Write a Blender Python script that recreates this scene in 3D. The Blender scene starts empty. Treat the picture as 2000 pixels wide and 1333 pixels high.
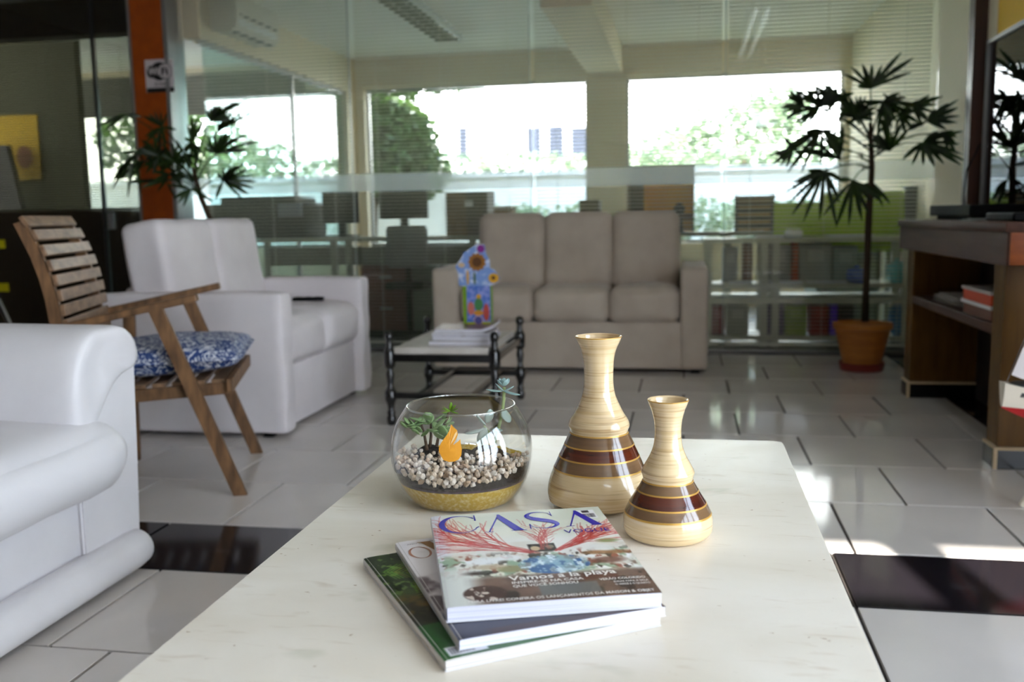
import bpy, bmesh, math, random
import numpy as np
from mathutils import Vector, Matrix, noise as mnoise

# ------------------------------------------------------------------ camera, sky, sun, exposure
SC = bpy.context.scene
COL = SC.collection
F_PX, YAW, PITCH, ROLL, EYE = 1854.287, .181375638, .130098562, -.0173740292, .90
cy_, sy_ = math.cos(YAW), math.sin(YAW)
FWD = Vector((-sy_*math.cos(PITCH), cy_*math.cos(PITCH), -math.sin(PITCH)))
RT0 = Vector((cy_, sy_, 0)); UP0 = RT0.cross(FWD)
RT = math.cos(ROLL)*RT0 + math.sin(ROLL)*UP0
UP = -math.sin(ROLL)*RT0 + math.cos(ROLL)*UP0
cam_d = bpy.data.cameras.new('camera'); cam = bpy.data.objects.new('camera', cam_d); COL.objects.link(cam)
cam.matrix_world = Matrix(((RT.x, UP.x, -FWD.x, 0), (RT.y, UP.y, -FWD.y, 0), (RT.z, UP.z, -FWD.z, EYE), (0, 0, 0, 1)))
cam_d.sensor_width = 36; cam_d.lens = 36*F_PX/2000; cam_d.clip_start = .05; cam_d.clip_end = 300
cam_d.dof.use_dof = True; cam_d.dof.focus_distance = 1.42; cam_d.dof.aperture_fstop = 4.4
SC.camera = cam

W = bpy.data.worlds.new('daylight'); SC.world = W; W.use_nodes = True
nt = W.node_tree; nt.nodes.clear()
o_ = nt.nodes.new('ShaderNodeOutputWorld'); bg = nt.nodes.new('ShaderNodeBackground')
tc = nt.nodes.new('ShaderNodeTexCoord'); sp = nt.nodes.new('ShaderNodeSeparateXYZ'); cr = nt.nodes.new('ShaderNodeValToRGB')
nt.links.new(tc.outputs['Generated'], sp.inputs[0]); nt.links.new(sp.outputs['Z'], cr.inputs[0])
cr.color_ramp.elements[0].position = 0; cr.color_ramp.elements[0].color = (.86, .93, 1, 1)
cr.color_ramp.elements[1].position = .8; cr.color_ramp.elements[1].color = (.55, .74, 1, 1)
nt.links.new(cr.outputs[0], bg.inputs[0]); nt.links.new(bg.outputs[0], o_.inputs[0])
bg.inputs[1].default_value = 5.0
sun_d = bpy.data.lights.new('sun', 'SUN'); sun_d.energy = 18; sun_d.angle = .009; sun_d.color = (1, .95, .87)
sun = bpy.data.objects.new('sun', sun_d); COL.objects.link(sun)
sun_dir = Vector((-.17, 1, -.485))                       # the way the light travels
sun.rotation_euler = sun_dir.to_track_quat('-Z', 'Y').to_euler(); sun.location = (3, -8, 6)
vs = SC.view_settings
vs.view_transform = 'Standard'; vs.look = 'None'; vs.exposure = 1.28; vs.gamma = 1; vs.use_curve_mapping = False
cyc = SC.cycles
cyc.use_denoising = True; cyc.max_bounces = 9; cyc.diffuse_bounces = 5; cyc.glossy_bounces = 4
cyc.transparent_max_bounces = 24; cyc.transmission_bounces = 6; cyc.sample_clamp_indirect = 8
cyc.caustics_reflective = False; cyc.caustics_refractive = False

rnd = random.Random(7)

# ------------------------------------------------------------------ helpers
def ray(x, y):
    return RT*((x-1000)/F_PX) - UP*((y-666.5)/F_PX) + FWD
def at(x, y, Y):
    d = ray(x, y); return Vector((0, 0, EYE)) + d*(Y/d.y)
def atx(x, y, X):
    d = ray(x, y); return Vector((0, 0, EYE)) + d*(X/d.x)
def atz(x, y, z):
    d = ray(x, y); return Vector((0, 0, EYE)) + d*((z-EYE)/d.z)
def lin(c):
    f = lambda u: u/12.92 if u <= .04045 else ((u+.055)/1.055)**2.4
    return tuple(f(v/255) for v in c)

class MB:
    """collects primitives of ONE mesh object, in world coordinates"""
    def __init__(s): s.v = []; s.f = []
    def add(s, vs, fs, M=None):
        n = len(s.v)
        s.v += [tuple(M @ Vector(p)) if M else tuple(p) for p in vs]
        s.f += [tuple(n+i for i in f) for f in fs]; return s
    def bm(s, b, M=None):
        b.verts.index_update()
        s.add([v.co.copy() for v in b.verts], [[v.index for v in f.verts] for f in b.faces], M); b.free(); return s
    def box(s, c, d, bev=0, rot=None, seg=2):
        b = bmesh.new(); bmesh.ops.create_cube(b, size=1)
        for v in b.verts: v.co = Vector((v.co.x*d[0], v.co.y*d[1], v.co.z*d[2]))
        if bev: bmesh.ops.bevel(b, geom=b.edges[:], offset=bev, segments=seg, affect='EDGES', profile=.5)
        M = Matrix.Translation(Vector(c))
        if rot is not None: M = M @ (rot.to_4x4() if hasattr(rot, 'to_4x4') else Matrix.Rotation(rot, 4, 'Z'))
        return s.bm(b, M)
    def bx(s, x0, x1, y0, y1, z0, z1, bev=0, seg=2):
        return s.box(((x0+x1)/2, (y0+y1)/2, (z0+z1)/2), (abs(x1-x0), abs(y1-y0), abs(z1-z0)), bev, seg=seg)
    def bar(s, p, q, w, h, bev=0, up=(0, 0, 1)):
        p = Vector(p); q = Vector(q); a = (q-p); L = a.length; a.normalize()
        side = Vector(up).cross(a)
        if side.length < 1e-4: side = Vector((1, 0, 0)).cross(a)
        side.normalize(); u = a.cross(side)
        R = Matrix((a, side, u)).transposed()
        return s.box((p+q)/2, (L, w, h), bev, R)
    def lathe(s, prof, c, n=40, cap0=False, cap1=False):
        V = []; Fc = []; m = len(prof)
        for r, z in prof:
            for k in range(n):
                a = 2*math.pi*k/n; V.append((c[0]+r*math.cos(a), c[1]+r*math.sin(a), c[2]+z))
        for i in range(m-1):
            for k in range(n):
                Fc.append((i*n+k, i*n+(k+1) % n, (i+1)*n+(k+1) % n, (i+1)*n+k))
        if cap0: Fc.append(tuple(reversed(range(n))))
        if cap1: Fc.append(tuple((m-1)*n+k for k in range(n)))
        return s.add(V, Fc)
    def tube(s, pts, r, n=8, cap=True):
        pts = [Vector(p) for p in pts]; m = len(pts)
        rs = r if hasattr(r, '__len__') else [r]*m
        V = []; Fc = []; nrm = None
        for i, p in enumerate(pts):
            t = (pts[min(i+1, m-1)]-pts[max(i-1, 0)]).normalized()
            if nrm is None:
                nrm = t.orthogonal().normalized()
            else:
                nrm = (nrm - t*nrm.dot(t)); nrm = nrm.normalized() if nrm.length > 1e-6 else t.orthogonal().normalized()
            b = t.cross(nrm)
            for k in range(n):
                a = 2*math.pi*k/n; V.append(p + (nrm*math.cos(a)+b*math.sin(a))*rs[i])
        for i in range(m-1):
            for k in range(n): Fc.append((i*n+k, i*n+(k+1) % n, (i+1)*n+(k+1) % n, (i+1)*n+k))
        if cap:
            Fc.append(tuple(reversed(range(n)))); Fc.append(tuple((m-1)*n+k for k in range(n)))
        return s.add(V, Fc)
    def prism(s, poly, M, h):
        """extrude a 2D polygon (x, y) by h along local z, placed by M"""
        n = len(poly)
        V = [(x, y, 0) for x, y in poly]+[(x, y, h) for x, y in poly]
        Fc = [tuple(reversed(range(n))), tuple(range(n, 2*n))]+[(i, (i+1) % n, n+(i+1) % n, n+i) for i in range(n)]
        return s.add(V, Fc, M)
    def ball(s, c, r, u=12, v=8):
        b = bmesh.new(); bmesh.ops.create_uvsphere(b, u_segments=u, v_segments=v, radius=1)
        r = r if hasattr(r, '__len__') else (r, r, r)
        for q in b.verts: q.co = Vector((q.co.x*r[0], q.co.y*r[1], q.co.z*r[2]))
        return s.bm(b, Matrix.Translation(Vector(c)))
    def cushion(s, c, d, r, puff=(0, 0, 0), n=14, wr=0, wrs=8, rot=None, seed=0, fn=None):
        """soft rounded block: size d, corner radius r, faces bulged by puff, wrinkled by wr"""
        b = bmesh.new(); bmesh.ops.create_cube(b, size=2)
        bmesh.ops.subdivide_edges(b, edges=b.edges[:], cuts=n, use_grid_fill=True)
        h = Vector(d)/2
        for v in b.verts:
            p = [math.copysign(1-(1-abs(t))**1.45, t) if abs(t) < 1 else t for t in v.co]
            q = Vector((p[0]*h.x, p[1]*h.y, p[2]*h.z))
            rr = min(r, min(h))
            inn = Vector([max(-(h[i]-rr), min(h[i]-rr, q[i])) for i in range(3)])
            dd = q-inn
            if dd.length > 1e-9: q = inn + dd.normalized()*rr
            for i in range(3):
                j, k = (i+1) % 3, (i+2) % 3
                if abs(p[i]) > .5 and puff[i]:
                    q[i] += math.copysign(puff[i]*max(0, 1-p[j]**2)**.8*max(0, 1-p[k]**2)**.8, p[i])
            if wr:
                w = mnoise.noise(Vector((q.x*wrs+seed, q.y*wrs, q.z*wrs)))
                nn = Vector([p[i]**5 for i in range(3)]);
                if nn.length > 0: q += nn.normalized()*w*wr
            if fn: q = fn(q, p)
            v.co = q
        M = Matrix.Translation(Vector(c))
        if rot is not None: M = M @ rot.to_4x4()
        return s.bm(b, M)

def wloc(o):
    l = Vector((0, 0, 0))
    while o: l = l + Vector(o.location); o = o.parent
    return l
def link(o, parent=None):
    COL.objects.link(o)
    if parent: o.parent = parent
    return o
def part(name, mb, mat, parent=None, smooth=False, kind=None, base=None):
    """one mesh object; world-space vertices become local to its parent (or to base when top-level)"""
    off = wloc(parent) if parent else Vector(base or (0, 0, 0))
    me = bpy.data.meshes.new(name)
    me.from_pydata([(x-off.x, y-off.y, z-off.z) for x, y, z in mb.v], [], mb.f); me.update()
    if smooth:
        b_ = bmesh.new(); b_.from_mesh(me); bmesh.ops.recalc_face_normals(b_, faces=b_.faces[:]); b_.to_mesh(me); b_.free()
        me.polygons.foreach_set('use_smooth', [True]*len(me.polygons))
        if smooth is not True: me.set_sharp_from_angle(angle=math.radians(smooth))
    if mat: me.materials.append(mat)
    o = bpy.data.objects.new(name, me); link(o, parent)
    if not parent: o.location = off
    if kind: o['kind'] = kind
    return o
def thing(name, label, cat, loc, group=None):
    o = bpy.data.objects.new(name, None); o.empty_display_size = .05; link(o); o.location = loc
    o['label'] = label; o['category'] = cat
    if group: o['group'] = group
    return o
def tag(o, label, cat, group=None):
    o['label'] = label; o['category'] = cat
    if group: o['group'] = group
    return o
def struct(name, mb, mat, parent=None, smooth=False):
    o = part(name, mb, mat, parent, smooth)
    o['kind'] = 'structure'; return o
def inst(src, parent, loc):
    c = src.copy(); c.parent = parent; c.location = loc; COL.objects.link(c); return c

# ------------------------------------------------------------------ materials
def base_mat(name):
    m = bpy.data.materials.new(name); m.use_nodes = True
    return m, m.node_tree, m.node_tree.nodes['Principled BSDF']
def coords(t, scale=(1, 1, 1), kind='Object'):
    c = t.nodes.new('ShaderNodeTexCoord'); mp = t.nodes.new('ShaderNodeMapping'); mp.inputs['Scale'].default_value = scale
    t.links.new(c.outputs[kind], mp.inputs[0]); return mp.outputs[0]
def mat(name, rgb, rough=.5, metal=0, var=None, bump=None, spec=.5, coat=0, trans=0, sheen=0):
    """var = (scale xyz, second rgb, low, high[, detail]); bump = (scale xyz, strength[, distance])"""
    m, t, p = base_mat(name)
    p.inputs['Base Color'].default_value = (*lin(rgb), 1); p.inputs['Roughness'].default_value = rough
    p.inputs['Metallic'].default_value = metal; p.inputs['Specular IOR Level'].default_value = spec
    p.inputs['Coat Weight'].default_value = coat; p.inputs['Coat Roughness'].default_value = .05
    p.inputs['Sheen Weight'].default_value = sheen
    if var:
        n = t.nodes.new('ShaderNodeTexNoise'); n.inputs['Scale'].default_value = 1
        n.inputs['Detail'].default_value = var[4] if len(var) > 4 else 4
        t.links.new(coords(t, var[0]), n.inputs['Vector'])
        r = t.nodes.new('ShaderNodeValToRGB')
        r.color_ramp.elements[0].position = var[2]; r.color_ramp.elements[0].color = (*lin(rgb), 1)
        r.color_ramp.elements[1].position = var[3]; r.color_ramp.elements[1].color = (*lin(var[1]), 1)
        t.links.new(n.outputs[0], r.inputs[0]); t.links.new(r.outputs[0], p.inputs['Base Color'])
    if bump:
        n = t.nodes.new('ShaderNodeTexNoise'); n.inputs['Scale'].default_value = 1; n.inputs['Detail'].default_value = 5
        t.links.new(coords(t, bump[0]), n.inputs['Vector'])
        b = t.nodes.new('ShaderNodeBump'); b.inputs['Strength'].default_value = bump[1]
        b.inputs['Distance'].default_value = bump[2] if len(bump) > 2 else .002
        t.links.new(n.outputs[0], b.inputs['Height']); t.links.new(b.outputs[0], p.inputs['Normal'])
    return m
def glass_mat(name, tint=(1, 1, 1), ior=1.45, rough=0.0, gain=1.0):
    m = bpy.data.materials.new(name); m.use_nodes = True; t = m.node_tree; t.nodes.clear()
    o = t.nodes.new('ShaderNodeOutputMaterial'); mx = t.nodes.new('ShaderNodeMixShader')
    tr = t.nodes.new('ShaderNodeBsdfTransparent'); tr.inputs[0].default_value = (*tint, 1)
    gl = t.nodes.new('ShaderNodeBsdfGlossy'); gl.inputs['Roughness'].default_value = rough; gl.inputs[0].default_value = (1, 1, 1, 1)
    lw = t.nodes.new('ShaderNodeLayerWeight'); lw.inputs['Blend'].default_value = .5
    pw = t.nodes.new('ShaderNodeMath'); pw.operation = 'POWER'; pw.inputs[1].default_value = 5
    ml = t.nodes.new('ShaderNodeMath'); ml.operation = 'MULTIPLY_ADD'; ml.use_clamp = True; f0 = ((ior-1)/(ior+1))**2
    ml.inputs[1].default_value = (1-f0)*gain; ml.inputs[2].default_value = f0*gain
    t.links.new(lw.outputs['Facing'], pw.inputs[0]); t.links.new(pw.outputs[0], ml.inputs[0]); t.links.new(ml.outputs[0], mx.inputs[0])
    t.links.new(tr.outputs[0], mx.inputs[1]); t.links.new(gl.outputs[0], mx.inputs[2]); t.links.new(mx.outputs[0], o.inputs[0])
    return m
def frost_mat(name):
    m = bpy.data.materials.new(name); m.use_nodes = True; t = m.node_tree; t.nodes.clear()
    o = t.nodes.new('ShaderNodeOutputMaterial'); a = t.nodes.new('ShaderNodeMixShader'); b = t.nodes.new('ShaderNodeMixShader')
    tr = t.nodes.new('ShaderNodeBsdfTransparent'); tl = t.nodes.new('ShaderNodeBsdfTranslucent'); df = t.nodes.new('ShaderNodeBsdfDiffuse')
    for q in (tl, df): q.inputs[0].default_value = (.86, .93, .95, 1)
    a.inputs[0].default_value = .62; b.inputs[0].default_value = .30
    t.links.new(df.outputs[0], a.inputs[1]); t.links.new(tl.outputs[0], a.inputs[2])
    t.links.new(tr.outputs[0], b.inputs[1]); t.links.new(a.outputs[0], b.inputs[2]); t.links.new(b.outputs[0], o.inputs[0])
    return m
def leaf_mat(name, rgb, rgb2, rough=.4, tl=.35):
    m, t, p = base_mat(name)
    n = t.nodes.new('ShaderNodeTexNoise'); t.links.new(coords(t, (9, 9, 9)), n.inputs['Vector']); n.inputs['Scale'].default_value = 1
    r = t.nodes.new('ShaderNodeValToRGB'); r.color_ramp.elements[0].color = (*lin(rgb), 1); r.color_ramp.elements[1].color = (*lin(rgb2), 1)
    r.color_ramp.elements[0].position = .35; r.color_ramp.elements[1].position = .65
    t.links.new(n.outputs[0], r.inputs[0]); t.links.new(r.outputs[0], p.inputs['Base Color']); p.inputs['Roughness'].default_value = rough
    tr = t.nodes.new('ShaderNodeBsdfTranslucent'); t.links.new(r.outputs[0], tr.inputs[0])
    mx = t.nodes.new('ShaderNodeMixShader'); mx.inputs[0].default_value = tl
    t.links.new(p.outputs[0], mx.inputs[1]); t.links.new(tr.outputs[0], mx.inputs[2])
    t.links.new(mx.outputs[0], t.nodes['Material Output'].inputs[0]); return m
def emit_mat(name, rgb, s):
    m = bpy.data.materials.new(name); m.use_nodes = True; t = m.node_tree; t.nodes.clear()
    o = t.nodes.new('ShaderNodeOutputMaterial'); e = t.nodes.new('ShaderNodeEmission')
    e.inputs[0].default_value = (*rgb, 1); e.inputs[1].default_value = s; t.links.new(e.outputs[0], o.inputs[0]); return m
def print_mat(name, rough=.3, spec=.5):
    m, t, p = base_mat(name); a = t.nodes.new('ShaderNodeAttribute'); a.attribute_name = 'print'
    t.links.new(a.outputs['Color'], p.inputs['Base Color']); p.inputs['Roughness'].default_value = rough
    p.inputs['Specular IOR Level'].default_value = spec; return m

M_TILE = mat('white_glazed_tile', (212, 206, 200), .09, var=((2.2, 2.2, 2), (202, 196, 190), .4, .7), spec=.5)
M_BTILE = mat('black_stone_tile', (26, 23, 27), .10, var=((3, 14, 3), (110, 104, 110), .62, .85, 6), spec=.55)
M_GROUT = mat('dark_grout', (52, 46, 41), .9)
M_CREAM = mat('cream_wall_paint', (222, 208, 180), .75, bump=((60, 60, 60), .15))
M_WHITE = mat('white_ceiling_paint', (222, 218, 212), .8)
M_ORANGE = mat('orange_laminate', (168, 74, 4), .45, var=((12, 12, 12), (156, 66, 3), .4, .6))
M_YELLOW = mat('yellow_wall_paint', (226, 178, 20), .7)
M_ALU = mat('grey_aluminium', (150, 150, 150), .35, .7)
M_DKMETAL = mat('dark_gasket', (28, 28, 27), .4)
M_GLASS = glass_mat('partition_glass', (.96, .972, .966), 1.5, 0, .65)
M_GGLASS = glass_mat('greenish_glass', (.72, .86, .86), 1.5, 0, 1.6)
M_DKGLASS = glass_mat('dim_door_glass', (.50, .51, .46), 1.5, 0, 1.3)
M_BOWL = glass_mat('clear_bowl_glass', (.975, .98, .975), 1.5, 0, 1.25)
M_FROST = frost_mat('frosted_film')
M_SLAT = mat('blind_slat_enamel', (224, 222, 208), .45)
M_MIRROR = mat('dark_mirror', (86, 88, 94), .015, 1)
M_BROWNWOOD = mat('dark_brown_timber', (70, 36, 20), .4, var=((30, 30, 2), (48, 24, 14), .35, .65))
M_PLYWOOD = mat('honey_wood', (104, 72, 28), .42, var=((26, 26, 4), (86, 58, 22), .35, .65), bump=((40, 40, 4), .15), spec=.2)
M_COUNTERTOP = mat('reddish_wood', (88, 60, 50), .5, var=((30, 2.5, 30), (72, 48, 40), .35, .65), spec=.2)
M_ORANGEWOOD = mat('orange_end_grain', (168, 84, 20), .4, var=((9, 9, 30), (136, 64, 16), .35, .65))
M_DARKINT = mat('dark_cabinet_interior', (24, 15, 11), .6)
M_BLACKTILE = mat('black_plinth', (14, 13, 13), .2)
M_CREAMTRIM = mat('cream_trim', (206, 184, 150), .5)
M_BLACK = mat('black_plastic', (11, 11, 12), .55, spec=.08)
M_BLACKWOOD = mat('black_lacquered_wood', (10, 9, 9), .22, coat=.4)
M_PAPER = mat('paper_white', (232, 232, 236), .6)
M_CHROME = mat('chrome', (200, 200, 205), .12, 1)

# ------------------------------------------------------------------ room shell
GY = 6.25                                              # the glass partition
fl = MB().bx(-8, 2.7, -2.28, 9.5, -.12, -.008)
FLOOR = struct('floor', fl, M_GROUT)
def tile_src(name, w, d, m):
    o = part(name, MB().bx(-w/2, w/2, -d/2, d/2, -.009, 0, .0008, 1), m, FLOOR); return o
P = .4525; G = .0085
rows = [2.547 + .4535*k for k in range(9)]
white_src = black_src = None
def tile(x0, x1, y0, y1, m, src):
    w, d = x1-x0-G, y1-y0-G
    key = (round(w, 3), round(d, 3), m.name)
    loc = ((x0+x1)/2, (y0+y1)/2, rnd.uniform(-.0004, .0002))
    if key in src:
        return inst(src[key], FLOOR, loc)
    o = tile_src('tile', w, d, m); o.location = loc; src[key] = o; return o
src = {}
for k, y0 in enumerate(rows):
    y1 = y0 + .4535
    if y1 > GY: y1 = GY-.03
    if y1-y0 < .05: continue
    ph = -.003 if k % 2 == 0 else .2235
    x = ph - 11*P
    while x < 2.2:
        x1 = x+P
        if k >= 2 and x1 > 1.24:                       # a black border runs along the counter
            if x < 1.24-.02: tile(x, 1.24, y0, y1, M_TILE, src)
            break
        tile(x, x1, y0, y1, M_TILE, src); x = x1
    if k >= 2: tile(1.24, 1.24+.40, y0, y1, M_BTILE, src)
x = .39-12*.479
while x < 2.2: tile(x, x+.479, 2.184, 2.547, M_BTILE, src); x += .479
yb = 2.184
for k in range(5):
    y0 = yb-.4535
    ph = .39 if k == 0 else (.39-.226*(k % 2))
    x = ph-11*.4335 if k == 0 else ph-11*P
    st = .4335 if k == 0 else P
    while x < 2.2: tile(x, x+st, y0, yb, M_TILE, src); x += st
    yb = y0

RX = 1.495                                             # right wall beside the partition
CZ = 2.62
w = MB().bx(-8, 2.7, -2.45, 6.22, CZ, CZ+.15); struct('ceiling', w, M_WHITE)
w = MB().bx(-8, 4.5, 6.22, 9.8, 2.50, 2.77); struct('ceiling', w, mat('office_ceiling_paint', (243, 242, 238), .8))
w = MB().bx(RX, RX+.25, 3.1, 9.6, 0, CZ); struct('wall_right', w, M_CREAM)
M_DIMWALL = mat('dim_taupe_wall', (128, 118, 106), .8)
w = MB().bx(RX, 2.7, 2.9, 3.1, 0, CZ).bx(2.45, 2.55, 1.35, 2.9, 0, CZ).bx(2.45, 2.55, -2.2, 1.35, 2.50, CZ)
w.bx(2.45, 2.55, -2.2, -2.05, 0, 2.50).bx(2.45, 2.55, -1.22, -1.06, 0, 2.50).bx(2.45, 2.55, -.26, -.16, 0, 2.50).bx(2.45, 2.55, .58, .68, 0, 2.50); struct('wall_right', w, M_DIMWALL)
# rear wall with the high transom that lets the strip of sun in
w = MB().bx(-8, 2.7, -2.28, -2.2, 2.37, CZ).bx(-8, -1.0, -2.28, -2.2, 0, 2.37).bx(-1.0, 2.7, -2.28, -2.2, .0, 2.13)
w.bx(1.36, 1.50, -2.28, -2.2, 2.13, 2.37).bx(-1.0, .95, -2.28, -2.2, 2.13, 2.37).bx(.9, 2.6, -2.28, -2.2, 2.13, 2.155)
struct('wall_rear', w, M_DIMWALL)
w = MB().bx(-5.6, -5.4, -2.4, 6.3, 0, CZ); struct('wall_left', w, M_DIMWALL)

# far wall of the office, with three window openings
FY = 9.4; WH = 2.215; WS = .62
w = MB().bx(-8, 2, FY, FY+.2, WH, 2.77).bx(-8, 2, FY, FY+.2, 0, WS)
w.bx(-8, -7.2, FY, FY+.2, WS, WH).bx(-3.42, -3.20, FY, FY+.2, WS, WH).bx(-.945, -.565, FY-.04, FY+.2, WS, WH).bx(1.44, 2, FY, FY+.2, WS, WH)
struct('wall_far', w, M_CREAM)
for i, (a, b) in enumerate(((-7.2, -3.42), (-3.20, -.945), (-.565, 1.44))):
    fr = MB()
    for x0, x1, z0, z1 in ((a, b, WH-.03, WH), (a, b, WS, WS+.03), (a, a+.025, WS, WH), (b-.025, b, WS, WH)):
        fr.bx(x0, x1, FY+.08, FY+.12, z0, z1)
    o = struct('window_%d' % (i+1), fr, M_ALU)
    pg = part('pane', MB().bx(a+.02, b-.02, FY+.097, FY+.103, WS+.02, WH-.02), M_GLASS, o)
w = MB().bx(-.93, -.60, 6.3, FY, 2.24, 2.50); struct('beam', w, M_CREAM)
# office side partition (left): cream beam over greenish glass
LX = -3.32
w = MB().bx(LX-.12, LX, 6.3, FY, 2.17, 2.50).bx(LX-.06, LX+.01, 9.2, FY, 0, 2.17); struct('wall_left', w, M_CREAM)
o = struct('window_4', MB().bx(LX-.05, LX-.02, 6.35, FY, 2.13, 2.17).bx(LX-.05, LX-.02, 7.93, 7.97, 0, 2.13), M_ALU)
part('pane', MB().bx(LX-.04, LX-.032, 6.4, 7.93, .02, 2.13), M_GGLASS, o)
part('pane', MB().bx(LX-.04, LX-.032, 7.97, 9.2, .02, 2.13), M_GGLASS, o)
w = MB().bx(-8, LX-.2, 8.6, 8.66, 1.93, 2.3); struct('trim_1', w, mat('grey_soffit', (120, 118, 108), .8))

# glass partition
for i, (a, b) in enumerate(((-3.49, -2.225), (-2.225, -1.0), (-1.0, .242), (.242, RX))):
    o = struct('window_%d' % (i+5), MB().bx(a, b, GY-.02, GY+.02, 0, .022).bx(a, b, GY-.02, GY+.02, 2.56, 2.62), M_ALU)
    part('pane', MB().bx(a+.002, b-.002, GY-.005, GY+.005, .02, 2.56), M_GLASS, o)
    part('frosted_band', MB().bx(a+.003, b-.003, GY-.008, GY-.006, 1.085, 1.205), M_FROST, o)
    if i: part('gasket', MB().bx(a-.003, a+.003, GY-.0065, GY+.0065, .02, 2.56), mat('silicone_joint', (170, 178, 172), .3), o)
# door side
o = struct('window_9', MB().bx(-4.09, -3.76, GY-.02, GY+.02, 0, .03), M_ALU)
part('pane', MB().bx(-4.08, -3.76, GY-.005, GY+.005, .03, 2.56), M_DKGLASS, o)
o = struct('door_1', MB().bx(-5.3, -4.11, GY-.02, GY+.02, 2.5, 2.56), M_DKMETAL)
part('pane', MB().bx(-5.3, -4.115, GY-.006, GY+.006, .02, 2.5), M_DKGLASS, o)
part('edge_seal', MB().bx(-4.115, -4.09, GY-.012, GY+.012, .02, 2.56), M_DKMETAL, o)
part('handle', MB().bx(-4.07, -4.03, GY-.03, GY+.01, .86, .98, .004), M_ALU, o)
for z in (.415, .735):
    part('yellow_safety_strip', MB().bx(-5.2, -4.925, GY-.0095, GY-.0065, z, z+.062), mat('yellow_film', (226, 214, 10), .5), o)

# orange pillar and the sign on it
o = struct('pillar', MB().bx(-3.745, -3.505, GY-.10, GY+.12, 0, CZ), M_ORANGE)
part('edge_strip', MB().bx(-3.765, -3.745, GY-.105, GY+.12, 0, CZ), M_ALU, o)
part('edge_strip', MB().bx(-3.505, -3.475, GY-.105, GY+.12, 0, CZ), M_ALU, o)

# right wall panel: brown post, yellow wall, dark mirror
o = struct('trim_2', MB().bx(1.33, RX+.01, 4.93, 5.02, 0, CZ), M_BROWNWOOD)
o = struct('wall_right', MB().bx(1.395, RX, 3.1, 4.93, 0, CZ), M_YELLOW)
part('cream_strip', MB().bx(1.39, 1.396, 4.80, 4.93, 1.0, CZ), M_CREAM, o)
mr = thing('wall_mirror', 'dark wall mirror in thin grey frame above the wooden counter', 'mirror', (1.39, 4.0, .9))
part('mirror_glass', MB().bx(1.382, 1.389, 3.15, 4.86, .875, 1.655), M_MIRROR, mr)
f_ = MB().bx(1.372, 1.395, 3.13, 4.88, 1.655, 1.675).bx(1.372, 1.395, 3.13, 3.15, .86, 1.655).bx(1.372, 1.395, 4.86, 4.88, .86, 1.655)
part('frame', f_, M_ALU, mr)

# ------------------------------------------------------------------ venetian blinds
def blind(x0, x1, Y, z0, z1, pitch, wd, label, tilt=-.3, cords=(.12, .5, .88)):
    t = thing('venetian_blind', label, 'blind', ((x0+x1)/2, Y, z1), 'venetian blinds behind the glass partition')
    part('headrail', MB().bx(x0, x1, Y-.02, Y+.02, z1-.03, z1), M_SLAT, t)
    L = x1-x0; c, s_ = math.cos(tilt), math.sin(tilt)
    sec = [(-wd/2, -.0011), (0, .0005), (wd/2, -.0011), (wd/2, -.0003), (0, .0013), (-wd/2, -.0003)]
    sec = [(y*c-z*s_, y*s_+z*c) for y, z in sec]
    V = [(x, y, z) for x in (-L/2, L/2) for y, z in sec]
    Fc = [(i, (i+1) % 6, 6+(i+1) % 6, 6+i) for i in range(6)]+[(5, 4, 3, 2, 1, 0), (6, 7, 8, 9, 10, 11)]
    mb = MB().add(V, Fc)
    n = int((z1-.05-z0)/pitch)
    first = None
    for k in range(n):
        loc = (0, 0, -.05-k*pitch)
        if first is None:
            me = bpy.data.meshes.new('slat'); me.from_pydata(mb.v, [], mb.f); me.materials.append(M_SLAT)
            first = bpy.data.objects.new('slat', me); link(first, t); first.location = loc
        else: inst(first, t, loc)
    part('bottom_rail', MB().bx(x0, x1, Y-.013, Y+.013, z0, z0+.015), M_SLAT, t)
    cd = MB()
    for u in cords:
        for dy in (-.0125, .0125): cd.bx(x0+L*u-.0008, x0+L*u+.0008, Y+dy-.0008, Y+dy+.0008, z0, z1)
    part('cord', cd, M_SLAT, t)
blind(-3.46, -2.24, 6.33, .04, 2.50, .0242, .024, 'venetian blind behind the pane beside the orange pillar')
blind(-2.21, -1.02, 6.33, .04, 2.50, .0242, .024, 'venetian blind behind the pane between white loveseat and beige sofa')
blind(-.98, .22, 6.33, .04, 2.50, .0242, .024, 'venetian blind behind the pane above the beige sofa')
blind(.26, 1.47, 6.33, .04, 2.50, .0242, .024, 'venetian blind behind the pane at the tall potted palm')
blind(-5.3, -3.79, 6.36, 1.0, 2.24, .0175, .015, 'fine slatted blind behind the dark glass door', .5)

# ------------------------------------------------------------------ behind the dark glass door
w = MB().bx(-6.9, -4.93, 7.25, 7.33, 0, 2.6); struct('wall_left', w, mat('olive_wall_paint', (88, 84, 62), .8))
w = MB().bx(-5.3, -3.78, 6.38, 6.43, 2.24, 2.6); struct('trim_3', w, mat('brown_header', (70, 52, 28), .6))
cb = thing('low_cabinet', 'dark brown low cabinet behind the glass door', 'cabinet', (-4.6, 6.6, 0))
part('body', MB().bx(-5.4, -4.0, 6.42, 6.85, .12, 1.0, .004), mat('dark_brown_laminate', (82, 50, 14), .35), cb)
part('plinth', MB().bx(-5.38, -4.02, 6.45, 6.83, 0, .12), M_BLACK, cb)
p0 = at(0, 225, 7.2); p1 = at(76, 350, 7.2)
ps = thing('yellow_reflection', 'yellow door-glass reflection with a brown disc, modelled as a sheet', 'reflection', (p0.x, 7.22, p1.z))
part('sheet', MB().bx(p0.x-.3, p1.x, 7.235, 7.245, p1.z, p0.z), M_YELLOW, ps)  # solid sheet and disc model a reflection in the door glass
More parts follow.
